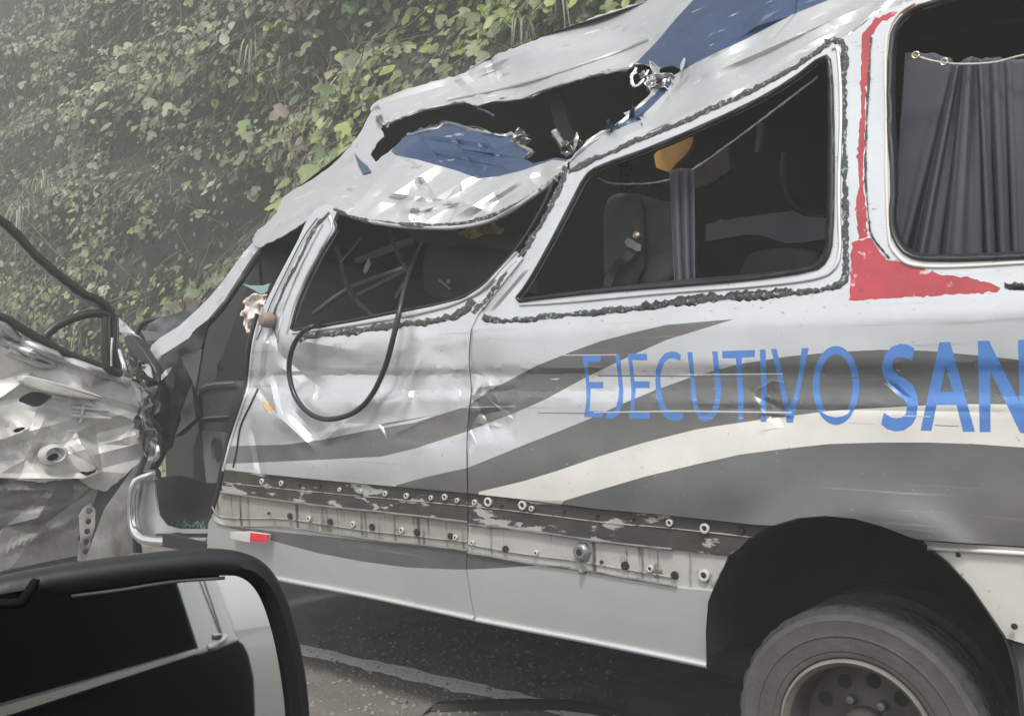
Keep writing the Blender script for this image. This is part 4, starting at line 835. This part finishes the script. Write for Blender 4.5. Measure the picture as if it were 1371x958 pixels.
sheet('trim_panel', [(945,300),(985,292),(1030,286),(1062,282),(1075,289),(1107,292),(1107,320),(1080,324),(1052,326),(1020,315),(1000,314),(945,323)], lambda u, v: 1.05 + .0 * u, M['grey_trim'], VAN, step=14, thick=.04)
tube('window_arch', [(1052,205,1.1),(1050,240,1.1),(1060,270,1.1),(1085,288,1.1),(1107,290,1.1)], .02, M['black_plastic'], VAN)
tube('far_pillar', [(1020,165,1.3),(1016,205,1.3)], .02, M['grey_trim'], VAN)
tag(slab('ceiling_board', [(875,208),(884,196),(898,188),(914,184),(929,183),(926,196),(918,208),(905,220),(896,231),(878,225)], .80, .03, M['orange'], bev=.004, smooth=0), 'broken orange-brown board hanging behind the second side window', 'board')
tag(slab('ceiling_panel', [(930,222),(975,196),(978,228),(948,248),(920,254)], .95, .03, M['stem'], bev=.006, smooth=0), 'dull beige panel hanging beside the curtain strip', 'panel')
# cord the curtains hang from
cord = tube('twine', [(800,238,.22),(824,246,.25),(880,244,.28),(922,230,.24),(980,190,.2),(1040,145,.18),(1095,103,.2)], .0030, M['cordw'], k=14, jitter=.35)
tag(cord, 'pale twisted cord stretched across the second side window', 'cord')
def pleats(us, ph): return .018 * np.sin(us * ph)
ci_ = np.linspace(0, 1, 40)
cs = cloth('curtain', np.c_[896 + 34 * ci_, 229 - 4 * np.sin(3 * ci_)], np.c_[903 + 28 * ci_, 385 + 0 * ci_], lambda i, t: .22 + .014 * np.sin(i * 17 + .6 * np.sin(3 * t)) * (.6 + .4 * t) + .012 * math.sin(4 * t), M['curtain'])
tag(cs, 'narrow strip of dark grey curtain hanging from the cord in the second window', 'curtain')
tag(sheet('curtain', [(828,216),(846,214),(850,250),(846,258),(830,256)], lambda u, v: .3 + .015 * np.sin(u * .9), M['seat'], step=4, thick=.003, sharp=80), 'bunched black curtain scrap above the seat back', 'curtain')
ci_ = np.linspace(0, 1, 220)
ctop = np.c_[np.interp(ci_, [0, .12, .55, 1], [1212, 1274, 1312, 1482]), np.interp(ci_, [0, .08, .16, .24, .34, .42, .55, .6, .7, 1], [70, 72, 86, 84, 79, 76, 79, 77, 80, 82]) + .8 * np.sin(ci_ * 150)]
cbot = np.c_[np.interp(ci_, [0, .12, .55, 1], [1194, 1204, 1326, 1482]), 352 + 0 * ci_]
def cur(i, t):
    ph = np.interp(i, [0, .12, .30, .55, 1], [0, 2.2, 7.5, 17, 70]) + 1.1 * np.sin(i * 23) + .7 * np.sin(i * 57 + 1); am = np.interp(i, [0, .12, .4, .56, 1], [.020, .045, .045, .018, .013]) * (1 + .45 * np.sin(i * 31 + 2))
    return .22 + am * (.35 + .65 * t) * (np.sin(ph + .5 * np.sin(2.6 * t + i * 5)) + .35 * np.sin(2 * ph + 1.3 + 1.5 * t)) + .02 * np.sin(3.2 * t + 7 * i) * t
cu = cloth('curtain', ctop, cbot, cur, M['curtain'], rows=40)
tag(cu, 'large gathered dark grey curtain behind the rear side window', 'curtain')
rod = tube('hanging_wire', [(1222,74,.15),(1250,82,.15),(1280,86,.16),(1330,84,.17),(1371,74,.17),(1480,52,.17)], .0035, M['cordw'], k=8)
tag(rod, 'thin pale curtain wire across the rear side window', 'curtain wire')
for (a, b) in ((1226, 74), (1264, 83)):
    V, Fc = tube_mesh([np.array(P3(a, b, .14)) + .009 * np.array([math.cos(t), 0, math.sin(t)]) for t in np.linspace(0, 6.28, 14)], .003, 6); link('curtain_ring', V, Fc, M['brass'], rod)
# through the first window: torn lining, wires, bars
sheet('torn_lining', [(528,300),(545,294),(600,298),(660,300),(700,318),(690,330),(640,328),(600,330),(560,325)], lambda u, v: .40 + .02 * fbm(u, v, 25, 7), M['seat'], VAN, step=8, thick=.01, rag=1)
sheet('light_bar', [(474,346),(530,324),(549,319),(550,326),(510,342),(476,352)], cst(.7), M['grey_trim'], VAN, step=10, thick=.02)
tag(sheet('torn_cardboard', [(612,312),(636,302),(650,297),(644,284),(656,290),(668,308),(676,306),(672,314),(660,312),(650,312),(634,320)], lambda u, v: .30 + .03 * fbm(u, v, 12, 3), M['wood'], step=4, thick=.006, rag=.8), 'torn tan cardboard scrap hanging at the top of the front side window', 'scrap')
tag(sheet('glass_shard', [(488,356),(494,344),(496,354),(490,366),(486,364)], cst(.5), M['teal'], step=4, thick=.004), 'small green glass shard hanging inside the front side window', 'glass shard')
tube('wiring_loom', [(450,330,.45),(458,350,.45),(464,380,.44),(480,405,.43),(504,425,.42)], .011, M['stem'], VAN, k=8, jitter=.3)
tube('wiring_loom', [(518,295,.5),(522,315,.5),(536,345,.48),(548,370,.45),(538,385,.42),(530,400,.40)], .010, M['stem'], VAN, k=8, jitter=.3)
tube('wiring_loom', [(456,352,.4),(470,335,.4),(484,318,.4)], .005, M['steel'], VAN, k=6)
tube('seat_rail', [(420,420,.9),(470,385,.9),(540,360,.9)], .015, M['grey_trim'], VAN)
tube('seat_rail', [(480,395,.6),(540,364,.6)], .012, M['grey_trim'], VAN)
# things in the torn roof hole
sheet('roof_bow', [(732,130),(748,124),(772,190),(764,206),(750,196)], cst(.95), M['dark_in'], VAN, step=8, thick=.03)
tube('roof_bow_bracket', [(742,178,.6),(752,192,.55),(760,204,.5),(768,196,.55)], .016, M['steel'], VAN, jitter=.3)
sheet('torn_lining', [(560,172),(600,160),(640,172),(660,182),(640,196),(590,190)], lambda u, v: .75 + .05 * fbm(u, v, 20, 7), M['seat'], VAN, step=8, thick=.01, rag=1)
# black cable looping out of the first window
cab = tube('cable', [(566,326,.34),(556,345,.22),(545,375,.08),(536,412,-.02),(527,450,-.05),(516,490,-.05),(500,525,-.05),(480,548,-.05),(455,559,-.05),(430,560,-.05),(408,548,-.04),(393,525,-.03),(387,495,-.03),(391,468,-.04),(402,448,-.04),(418,437,-.03),(436,434,.06)], .011, M['rubber'], k=8, seg=10)
tag(cab, 'black cable looping out of the front side window down the dented panel', 'cable')
# ------------------------------------------------------------------ overgrown bank
def bank_y(x, z):
    x = np.asarray(x, float); z = np.asarray(z, float)
    f = np.array([noise.fractal(Vector((a / 2.2, b / 1.5, 5.0)), 1.0, 2.0, 3) for a, b in zip(x.ravel(), z.ravel())]).reshape(x.shape)
    return 3.2 + .36 * z + 1.5 * np.exp(-((x + 10.7) / 1.25) ** 2 - ((z - 3.6) / .85) ** 2) + .80 * f + .02 * np.clip(-x - 8, 0, 20)
gx, gz = np.meshgrid(np.linspace(-40, 60, 300), np.linspace(-.3, 12, 60)); gy = bank_y(gx, gz)
V = np.stack([gx, gy, gz], -1).reshape(-1, 3); nx_ = gx.shape[1]
Fc = [(j * nx_ + i, j * nx_ + i + 1, (j + 1) * nx_ + i + 1, (j + 1) * nx_ + i) for j in range(gx.shape[0] - 1) for i in range(nx_ - 1)]
tag(link('hillside', V, Fc, M['soil']), kind='structure')
PAL = np.array([(.135,.160,.052),(.100,.128,.048),(.190,.205,.066),(.080,.108,.050),(.175,.165,.105),(.130,.120,.088),(.235,.228,.120),(.065,.088,.050)])
LEAF = np.array([(0,0,0),(-.30,.22,.02),(-.42,.50,-.02),(-.22,.82,-.06),(0,1.05,-.12),(.22,.82,-.06),(.42,.50,-.02),(.30,.22,.02),(0,.35,-.07),(0,.70,-.10)])
LEAFF = [(0,8,1),(1,8,2),(2,8,9),(2,9,3),(3,9,4),(0,7,8),(7,6,8),(6,9,8),(6,5,9),(5,4,9)]
LOB = np.array([(0,0,0),(-.42,.10,.03),(-.55,.45,-.04),(-.25,.55,.0),(-.30,.85,-.08),(0,1.1,-.14),(.30,.85,-.08),(.25,.55,0),(.55,.45,-.04),(.42,.10,.03),(0,.35,-.08),(0,.72,-.11)])
LOBF = [(0,10,1),(1,10,2),(2,10,3),(3,10,11),(3,11,4),(4,11,5),(0,9,10),(9,8,10),(8,7,10),(7,11,10),(7,6,11),(6,5,11)]
def frames(n, tilt, r):
    """random leaf frames: columns side, tip, up; tips hang down and out of the bank"""
    nrm = np.stack([r.normal(0, .55, n), -1 + 0 * r.normal(0, .2, n), .75 + r.normal(0, tilt, n)], -1); nrm /= np.linalg.norm(nrm, axis=1)[:, None]
    dn = np.stack([r.normal(0, .7, n), -.35 + r.normal(0, .3, n), -1 + r.normal(0, .5, n)], -1)
    tip = dn - nrm * (dn * nrm).sum(1)[:, None]; tip /= np.linalg.norm(tip, axis=1)[:, None]
    return np.cross(tip, nrm), tip, nrm
def leaf_mesh(name, pos, size, tints, r, shape=0, fr=None, aspect=1.0):
    LV, LF = (LEAF, LEAFF) if shape == 0 else (LOB, LOBF)
    n = len(pos); s, t, u = fr if fr is not None else frames(n, .35, r)
    curl = r.uniform(.3, 1.8, n)
    P = pos[:, None] + size[:, None, None] * (LV[None, :, 0, None] * aspect * s[:, None] + LV[None, :, 1, None] * t[:, None] + LV[None, :, 2, None] * curl[:, None, None] * u[:, None])
    Vv = P.reshape(-1, 3); k = len(LV)
    Fa = (np.array(LF)[None] + (np.arange(n) * k)[:, None, None]).reshape(-1, 3)
    me = bpy.data.meshes.new(name); me.vertices.add(len(Vv)); me.vertices.foreach_set('co', Vv.ravel().astype(np.float32))
    me.loops.add(Fa.size); me.loops.foreach_set('vertex_index', Fa.ravel().astype(np.int32)); me.polygons.add(len(Fa)); me.polygons.foreach_set('loop_start', np.arange(0, Fa.size, 3, dtype=np.int32))
    me.update(calc_edges=True); me.validate()
    at = me.color_attributes.new('tint', 'FLOAT_COLOR', 'POINT'); cc = np.repeat(np.c_[tints, np.ones(n)], k, 0); at.data.foreach_set('color', cc.ravel().astype(np.float32))
    me.materials.append(M['leaf'])
    return me
r4 = np.random.default_rng(44)
# the mass of creeper leaves, thin where the bank shows dark gaps
N = 105000
x = r4.uniform(-30, 22, N); z = r4.uniform(0, 9.5, N) 
dens = np.array([noise.fractal(Vector((a / 1.3, b / 1.0, 9.0)), 1.0, 2.0, 3) for a, b in zip(x, z)])
tone = np.array([noise.fractal(Vector((a / 2.6, b / 2.0, 19.0)), 1.0, 2.0, 2) for a, b in zip(x, z)])
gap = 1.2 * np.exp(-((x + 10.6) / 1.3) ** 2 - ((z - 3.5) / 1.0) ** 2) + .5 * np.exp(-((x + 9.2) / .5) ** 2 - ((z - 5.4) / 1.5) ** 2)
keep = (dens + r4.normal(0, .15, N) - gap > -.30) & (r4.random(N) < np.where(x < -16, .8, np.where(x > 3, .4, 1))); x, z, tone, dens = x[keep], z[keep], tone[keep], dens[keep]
pos = np.stack([x, bank_y(x, z) - .04 - np.abs(r4.normal(0, .16, len(x))) - .25 * np.clip(dens, 0, 1), z], -1)
size = np.clip(r4.lognormal(-2.25, .42, len(x)), .04, .24) * np.clip(1.0 + .13 * (x + 11), .85, 1.5)
size = np.clip(size, .035, .25)
ci = np.clip((tone * 2.6 + 3 + r4.normal(0, 1.5, len(x))), 0, 7).astype(int)
order = np.array([2,0,1,3,7,5,4,6]); tint = PAL[order[ci]] * r4.uniform(.8, 1.65, (len(x), 1)) * np.array([.98, 1.06, .85])
# a lower layer of small dull leaves close to the soil
n2 = 42000; x2 = r4.uniform(-30, 3, n2); z2 = r4.uniform(0, 9.5, n2)
pos2 = np.stack([x2, bank_y(x2, z2) + .02 - np.abs(r4.normal(0, .07, n2)), z2], -1); t2 = np.array([(.060,.070,.036),(.082,.070,.045),(.050,.062,.034),(.105,.090,.060)])[r4.integers(0, 4, n2)] * r4.uniform(.6, 1.2, (n2, 1))
fo = bpy.data.objects.new('litter_foliage', leaf_mesh('litter_foliage', pos2, r4.uniform(.05, .13, n2), t2, r4, 0, aspect=.7)); COL.objects.link(fo); tag(fo, 'dull small leaves and dead leaves close to the soil of the bank', kind='stuff')
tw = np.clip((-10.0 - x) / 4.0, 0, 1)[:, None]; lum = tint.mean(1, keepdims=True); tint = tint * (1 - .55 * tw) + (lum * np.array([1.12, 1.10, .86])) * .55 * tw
bw = (np.exp(-((x + 9.3) / 1.1) ** 2) * r4.random(len(x)) > .45)[:, None]; tint = np.where(bw, np.array([.125, .108, .070]) * r4.uniform(.6, 1.3, (len(x), 1)), tint)
half = r4.random(len(x)) < .45
fo = bpy.data.objects.new('creeper_foliage', leaf_mesh('creeper_foliage', pos[half], size[half], tint[half], r4, 1)); COL.objects.link(fo); tag(fo, 'mass of broad creeper leaves covering the steep bank', kind='stuff')
fo = bpy.data.objects.new('undergrowth_foliage', leaf_mesh('undergrowth_foliage', pos[~half], size[~half] * .9, tint[~half], r4, 0, aspect=.75)); COL.objects.link(fo); tag(fo, 'mass of small pointed leaves between the creepers on the bank', kind='stuff')
# thin stems and dry twigs hanging over the bank
V, Fc = [], []
for i in range(700):
    a, b = r4.uniform(-22, 2), r4.uniform(.5, 9); pts = []; dx = r4.normal(0, .5)
    L_ = r4.uniform(.4, 1.6)
    for t in np.linspace(0, 1, 6):
        X, Z = a + dx * t * L_ + .08 * math.sin(5 * t + i), b - L_ * t * r4.uniform(.8, 1.1)
        pts.append((X, float(bank_y(np.array([X]), np.array([max(Z, 0)]))[0]) - .22 - .25 * math.sin(3 * t), max(Z, .02)))
    v_, f_ = tube_mesh(pts, r4.uniform(.004, .010), 4); o = len(V); V += v_; Fc += [tuple(q + o for q in f) for f in f_]
tag(link('hanging_stems', V, Fc, M['stem']), 'tangle of thin dry stems hanging over the bank', kind='stuff')
# grass blades
def blade(p, dirx, L_, wd, droop, r, segs=6):
    V = []; Fc = []
    for i in range(segs + 1):
        t = i / segs; c = np.array([p[0] + dirx[0] * L_ * t * .8, p[1] + dirx[1] * L_ * t * .8, p[2] + L_ * (t * 1.0 - droop * t * t)])
        q = np.array([-dirx[1], dirx[0], 0]); q = q / (np.linalg.norm(q) + 1e-6) * wd * (1 - t ** 1.5) * .5
        V += [c - q, c + q]
        if i: o = 2 * (i - 1); Fc.append((o, o + 1, o + 3, o + 2))
    return V, Fc
def tinted(name, V, Fc, cols, m='leaf'):
    o = link(name, V, Fc, M[m]); at = o.data.color_attributes.new('tint', 'FLOAT_COLOR', 'POINT'); at.data.foreach_set('color', np.c_[cols, np.ones(len(V))].ravel().astype(np.float32)); return o
GP = np.array([(.17,.18,.095),(.12,.15,.07),(.22,.21,.13),(.14,.16,.10)])
V, Fc, C = [], [], []
for i in range(5200):
    if i < 3000: X = r4.uniform(-20, -6.5); Z = abs(r4.normal(0, .8)); 
    elif i < 3900: X = r4.normal(-15.5, 1.2); Z = r4.uniform(.5, 4.2)
    else: X = r4.uniform(-22, 0); Z = r4.uniform(0, 8)
    Y = float(bank_y(np.array([X]), np.array([Z]))[0]) - r4.uniform(.05, .35)
    th = r4.uniform(0, 6.28); v_, f_ = blade((X, Y, Z), (math.cos(th) * .5, -.35 + math.sin(th) * .3), r4.uniform(.25, .7), r4.uniform(.012, .03), r4.uniform(.5, 1.2), r4, 5)
    o = len(V); V += v_; Fc += [tuple(q + o for q in f) for f in f_]; C += [GP[r4.integers(4)] * r4.uniform(.7, 1.2)] * len(v_)
g = tinted('grass', V, Fc, np.array(C)); tag(g, 'long pale grass growing at the foot of the bank', kind='stuff')
# individual plants: vines with large leaves, sprigs and arching grass clumps
def on_bank(u, v, lift):
    c = 4.0
    for _ in range(6):
        p = unproj(np.array([u]), np.array([v]), np.array([c]))[0]; c = float(bank_y(np.array([p[0]]), np.array([p[2]]))[0]) - lift
    return unproj(np.array([u]), np.array([v]), np.array([c]))[0]
leaf_lib = {}
def lib(shape, col, asp):
    key = (shape, tuple(np.round(col, 3)), asp)
    if key not in leaf_lib:
        fr = (np.array([[1., 0, 0]]), np.array([[0, 1., 0]]), np.array([[0, 0, 1.]]))
        leaf_lib[key] = leaf_mesh('leaf', np.zeros((1, 3)), np.ones(1), np.array([col]), np.random.default_rng(1), shape, fr, asp)
    return leaf_lib[key]
from mathutils import Matrix
def vine(name, pix, label, nl, size, cols, shape, lift=.34, asp=1.0, spread=.16, cat='vine', group=None, seed=0):
    r = np.random.default_rng(seed); pts = smooth_path([on_bank(a, b, lift) for a, b in pix], 6)
    root = empty(name, pts[-1], label, cat, group)
    V, Fc = tube_mesh(pts, .009, 6, .1); link('stem', V, Fc, M['stem'], root)
    s, t, u = frames(nl, .3, r)
    for i in range(nl):
        q = pts[int(r.integers(len(pts)))] + r.normal(0, spread, 3) * np.array([1, .45, .9])
        o = bpy.data.objects.new('leaf', lib(shape, cols[int(r.integers(len(cols)))], asp)); COL.objects.link(o)
        k = size * r.uniform(.65, 1.3); mw = Matrix(((s[i][0]*k, t[i][0]*k, u[i][0]*k, q[0]), (s[i][1]*k, t[i][1]*k, u[i][1]*k, q[1]), (s[i][2]*k, t[i][2]*k, u[i][2]*k, q[2]), (0, 0, 0, 1)))
        o.parent = root; o.matrix_parent_inverse = parent_inv(root); o.matrix_basis = mw
    return root
YG = [np.array(c) for c in ((.150,.170,.060),(.190,.200,.075),(.120,.150,.060),(.165,.180,.080))]
GR = [np.array(c) for c in ((.105,.130,.068),(.085,.110,.060),(.130,.150,.085))]
PL = [np.array(c) for c in ((.22,.23,.16),(.19,.20,.13),(.26,.26,.19),(.15,.165,.11))]

vine('leafy_vine', [(640,20),(600,55),(570,90),(545,120)], 'yellow-green broad leaved vine just above the torn roof front', 34, .16, YG, 1, seed=1)
vine('leafy_vine', [(720,-20),(690,10),(660,40),(640,60)], 'bright vine spilling over the roof edge below the tall grass', 26, .15, YG, 1, seed=2)
vine('leafy_vine', [(540,10),(510,40),(490,75),(500,105)], 'mid-green creeper with lobed leaves above the collapsed roof corner', 32, .15, GR + YG[:1], 1, seed=3)
vine('leafy_vine', [(430,15),(415,50),(420,90),(440,130)], 'creeper hanging in a narrow column beside the dry hanging stems', 24, .17, YG + GR, 1, seed=4)
vine('leafy_vine', [(470,120),(440,145),(410,165),(395,195)], 'low yellowish creeper clump touching the crushed roof rail', 34, .15, YG, 1, seed=5)
vine('leafy_vine', [(380,170),(372,200),(368,240)], 'drooping vine with heart shaped leaves over the dark hollow', 14, .15, GR, 0, seed=6)
vine('pale_shrub', [(330,5),(310,20),(300,45)], 'pale leaved shrub sprig at the top of the bank above the dark hollow', 14, .20, PL, 0, asp=.8, seed=7, cat='shrub')
vine('pale_shrub', [(230,135),(222,150),(215,160)], 'sprig of pale oval leaves in the middle of the bank', 9, .20, PL, 0, asp=.8, seed=8, cat='shrub', spread=.12)
vine('pale_shrub', [(300,235),(290,245),(282,255)], 'small pale sprig hanging in front of the dark hollow', 10, .13, PL, 0, asp=.7, seed=9, cat='shrub', spread=.09)
vine('pale_shrub', [(300,262),(308,275),(300,285)], 'lowest pale sprig in the dark hollow beside the windscreen pillar', 9, .11, PL, 0, asp=.7, seed=10, cat='shrub', spread=.08)
vine('pale_shrub', [(180,70),(165,95),(150,120)], 'grey-green bushy shrub high on the far end of the bank', 30, .20, PL + GR, 0, asp=.8, seed=11, cat='shrub', spread=.25)
vine('leafy_vine', [(330,185),(335,215),(325,240)], 'thin vine with few dark leaves trailing into the hollow', 12, .14, GR, 1, seed=12)
vine('leafy_vine', [(110,330),(130,360),(125,395)], 'small yellowing vine low on the bank behind the open door', 20, .14, YG + PL[:1], 1, seed=13)
def arch_grass(name, u, v, label, nb, L_, seed, cols=GP, down=True):
    r = np.random.default_rng(seed); p = on_bank(u, v, .40); root = empty(name, p, label, 'grass clump', 'arching grass clumps on the bank')
    for i in range(nb):
        th = r.uniform(0, 6.28); q = p + r.normal(0, .05, 3)
        v_, f_ = blade(q, (math.cos(th) * .55, -.3 + .2 * math.sin(th)), L_ * r.uniform(.6, 1.1), r.uniform(.018, .036), r.uniform(1.2, 2.0), r, 9)
        o = tinted('blade', v_, f_, np.array([cols[r.integers(len(cols))] * r.uniform(.8, 1.2)] * len(v_))); o.parent = root; o.matrix_parent_inverse = parent_inv(root)
arch_grass('arching_grass', 335, 70, 'drooping grass clump beside the pale shrub at the top of the bank', 14, .8, 1)
arch_grass('arching_grass', 370, 105, 'drooping grass clump between two creepers over the hollow', 14, .75, 2)
arch_grass('arching_grass', 700, 40, 'tall grass clump rising behind the roof', 18, 1.0, 3)
arch_grass('arching_grass', 740, 10, 'grass clump at the highest visible end of the bank above the roof', 16, 1.0, 4)
arch_grass('arching_grass', 30, 290, 'pale tufted grass clump above the bent door window frame', 26, .9, 5, PL)
arch_grass('arching_grass', 60, 250, 'upper pale grass clump on the far end of the bank', 20, .8, 6, PL)
arch_grass('arching_grass', 110, 455, 'long grass clump seen through the open door window', 24, .9, 7)

# ------------------------------------------------------------------ the car the picture was taken from: its wing mirror and flank
CAR = empty('passing_car', (.2, -2.3, 0), 'black car at the bottom corner, only its wing mirror in view', 'car')
MC = CAM + 0.92 * rays(np.array([215.]), np.array([880.]))[0] / np.linalg.norm(rays(np.array([215.]), np.array([880.]))[0])
dr = rays(np.array([392.]), np.array([830.]))[0]; dr /= np.linalg.norm(dr)
outv = np.array([.998, -.01, .0]); outv /= np.linalg.norm(outv)
MN = outv - dr; MN /= np.linalg.norm(MN)                   # mirror normal: its edge looks back along the car's flank
fz = MN @ MC
def mp(u, v, o=0.0): return unproj(np.array([u]), np.array([v]), np.array([fz + o]), MN)[0]
HOUT = [(-160,815),(-60,790),(0,772),(80,757),(160,746),(240,737),(290,733),(330,738),(356,752),(374,775),(388,806),(400,850),(410,900),(416,960),(418,1060),(300,1120),(60,1130),(-160,1100)]
GOUT = [(-110,840),(0,803),(80,795),(160,783),(230,773),(300,769),(326,771),(345,782),(360,806),(374,850),(384,900),(392,960),(394,1040),(290,1090),(60,1100),(-110,1080)]
ho = densify(HOUT, 14, smooth=2); hc = ho.mean(0); n = len(ho)
layers = [(0.86, .012, 0), (.885, .000, 0), (.93, .004, 0), (.97, -.004, 0), (1.0, -.022, 0), (1.0, -.045, 0), (.97, -.075, 0), (.88, -.11, 0), (.65, -.135, 0), (.3, -.145, 0)]
MIR = empty('side_mirror', MC); MIR.parent = CAR; MIR.matrix_parent_inverse = parent_inv(CAR); MIR.location = MC
go = densify(GOUT, 14, smooth=2)
gin = np.array([go[np.argmin(((go - p) ** 2).sum(1))] for p in (ho - hc) * .92 + hc])
def to3(p2, o): return np.array([mp(a, b, 0) + MN * o for a, b in p2])
L0 = to3(ho, 0); ctr = L0.mean(0); Lg = to3(gin, 0)
# rows: glass edge (recessed), bezel face, rounded rim, shell back
rows = [Lg - MN * .012, Lg + MN * .004, L0 * .35 + Lg * .65 + MN * .010, L0 * .75 + Lg * .25 + MN * .008, L0 * .97 + Lg * .03 + MN * .0, L0 - MN * .012, L0 - MN * .030, ctr + (L0 - ctr) * .96 - MN * .06, ctr + (L0 - ctr) * .84 - MN * .10, ctr + (L0 - ctr) * .55 - MN * .13, ctr + (L0 - ctr) * .1 - MN * .14]
V = np.concatenate(rows); Fc = []
for j in range(len(rows) - 1):
    Fc += [(j * n + i, j * n + (i + 1) % n, (j + 1) * n + (i + 1) % n, (j + 1) * n + i) for i in range(n)]
Fc.append(tuple((len(rows) - 1) * n + i for i in range(n)))
link('mirror_housing', V, Fc, M['black_plastic'], MIR, sharp=50)
gm = to3(go, 0) - MN * .008
link('mirror_glass', gm, [tuple(range(len(gm)))], M['mirror'], MIR, smooth=False)
tube_p = [np.array(mp(a, b, 0)) + MN * .002 for a, b in ((95,797),(160,789),(230,778),(300,773))]
V, Fc = tube_mesh(smooth_path(tube_p, 4), .0016, 6); link('bezel_line', V, Fc, M['grey_trim'], MIR)
# vent recess of the housing near the door
V, Fc = tube_mesh(smooth_path([np.array(mp(a, b, 0)) + MN * .012 for a, b in ((-10,806),(20,806),(30,800),(44,780),(46,778))], 4), .004, 6); link('housing_trim', V, Fc, M['gloss_black'], MIR)
# flank of the car, found by following the mirrored rays
def mirrored(u, v, yp):
    d = rays(np.array([u]), np.array([v]))[0]; o = mp(u, v); r = d - 2 * (d @ MN) * MN; t = (yp - o[1]) / r[1]; return o + t * r
YC = -2.36
x0c, x1c = -.95, 5.2
prof_c = [(.25, -.06), (.35, .03), (.62, .10), (.80, .105), (.93, .085), (1.0, .06), (1.03, .03)]
def flank(name, prof, m, a, b, tapk=.10, nseg=24):
    V = []; Fc = []; xs = np.linspace(a, b, nseg)
    for i, X in enumerate(xs):
        tap = -tapk * max(0, (X - 3.8) / 1.4) ** 2
        V += [(X, YC + o + tap, z) for z, o in prof]
        if i: k = len(prof); q = (i - 1) * k; Fc += [(q + j, q + j + 1, q + k + j + 1, q + k + j) for j in range(k - 1)]
    return link(name, V, Fc, m, CAR, sharp=40)
flank('door_skin', prof_c, M['gloss_black'], x0c, x1c)
flank('streak_trim', [(1.032, .034), (1.036, .042), (1.048, .040), (1.050, .025)], M['chrome'], x0c, 4.6)  # bright strip added so its reflection stands in for glare streaks
flank('window_glass', [(1.05, .024), (1.35, -.06), (1.75, -.20)], M['dark_glass'], 2.0, 4.3)
for X in (1.9, 3.1, 4.3): flank('window_post', [(1.046, .028), (1.35, -.05), (1.76, -.195)], M['matt_black'], X, X + .09, nseg=3)
flank('roof_side', [(1.75, -.19), (1.80, -.23), (1.85, -.33), (1.88, -.6), (1.88, -1.7)], M['gloss_black'], -.55, 4.4)
boxm('cabin_far_side', (-1.3, -4.05, .3), (4.4, -4.0, 1.87), M['matt_black'], CAR)
boxm('cabin_rear', (4.35, -4.0, .3), (4.4, YC - .22, 1.85), M['matt_black'], CAR)
boxm('cabin_floor', (-1.3, -4.0, .28), (4.35, YC - .06, .32), M['matt_black'], CAR)
for (uu, vv, yy) in ((295, 858, YC + .11),):
    q = mirrored(uu, vv, yy)
    if .0 < q[0] < 4.2:
        zz = q[2]; V, Fc = tube_mesh(smooth_path([np.array([q[0] - .11, yy - .03, zz - .02]), np.array([q[0] - .09, yy + .01, zz - .01]), np.array([q[0] + .08, yy + .012, zz + .01]), np.array([q[0] + .11, yy - .03, zz + .015])], 5), .012, 8); link('door_handle', V, Fc, M['chrome'], CAR)


# ------------------------------------------------------------------ veil volume added in place of glare on the car window
hz = boxm('glare_veil', (-45, -12, -1.0), (62, 20, 12.6), None or M['hole'])
hz.data.materials.clear()
hm = bpy.data.materials.new('glare_veil_volume'); hm.use_nodes = True; t = hm.node_tree; t.nodes.clear()
ou = t.nodes.new('ShaderNodeOutputMaterial'); pv = t.nodes.new('ShaderNodeVolumePrincipled'); pv.inputs['Density'].default_value = GLARE_VEIL; pv.inputs['Color'].default_value = (.94, .94, .90, 1); pv.inputs['Anisotropy'].default_value = 0.0
t.links.new(pv.outputs[0], ou.inputs['Volume']); hz.data.materials.append(hm); tag(hz, kind='stuff')

# every single-mesh thing gets its origin at its own base
for o in list(COL.objects):
    if o.type == 'MESH' and o.parent is None and not o.children and o.get('kind') is None and o.location.length < 1e-6:
        co = np.array([v.co[:] for v in o.data.vertices]); b = np.array([co[:, 0].mean(), co[:, 1].mean(), co[:, 2].min()])
        o.data.transform(Matrix.Translation(-Vector(b))); o.location = b
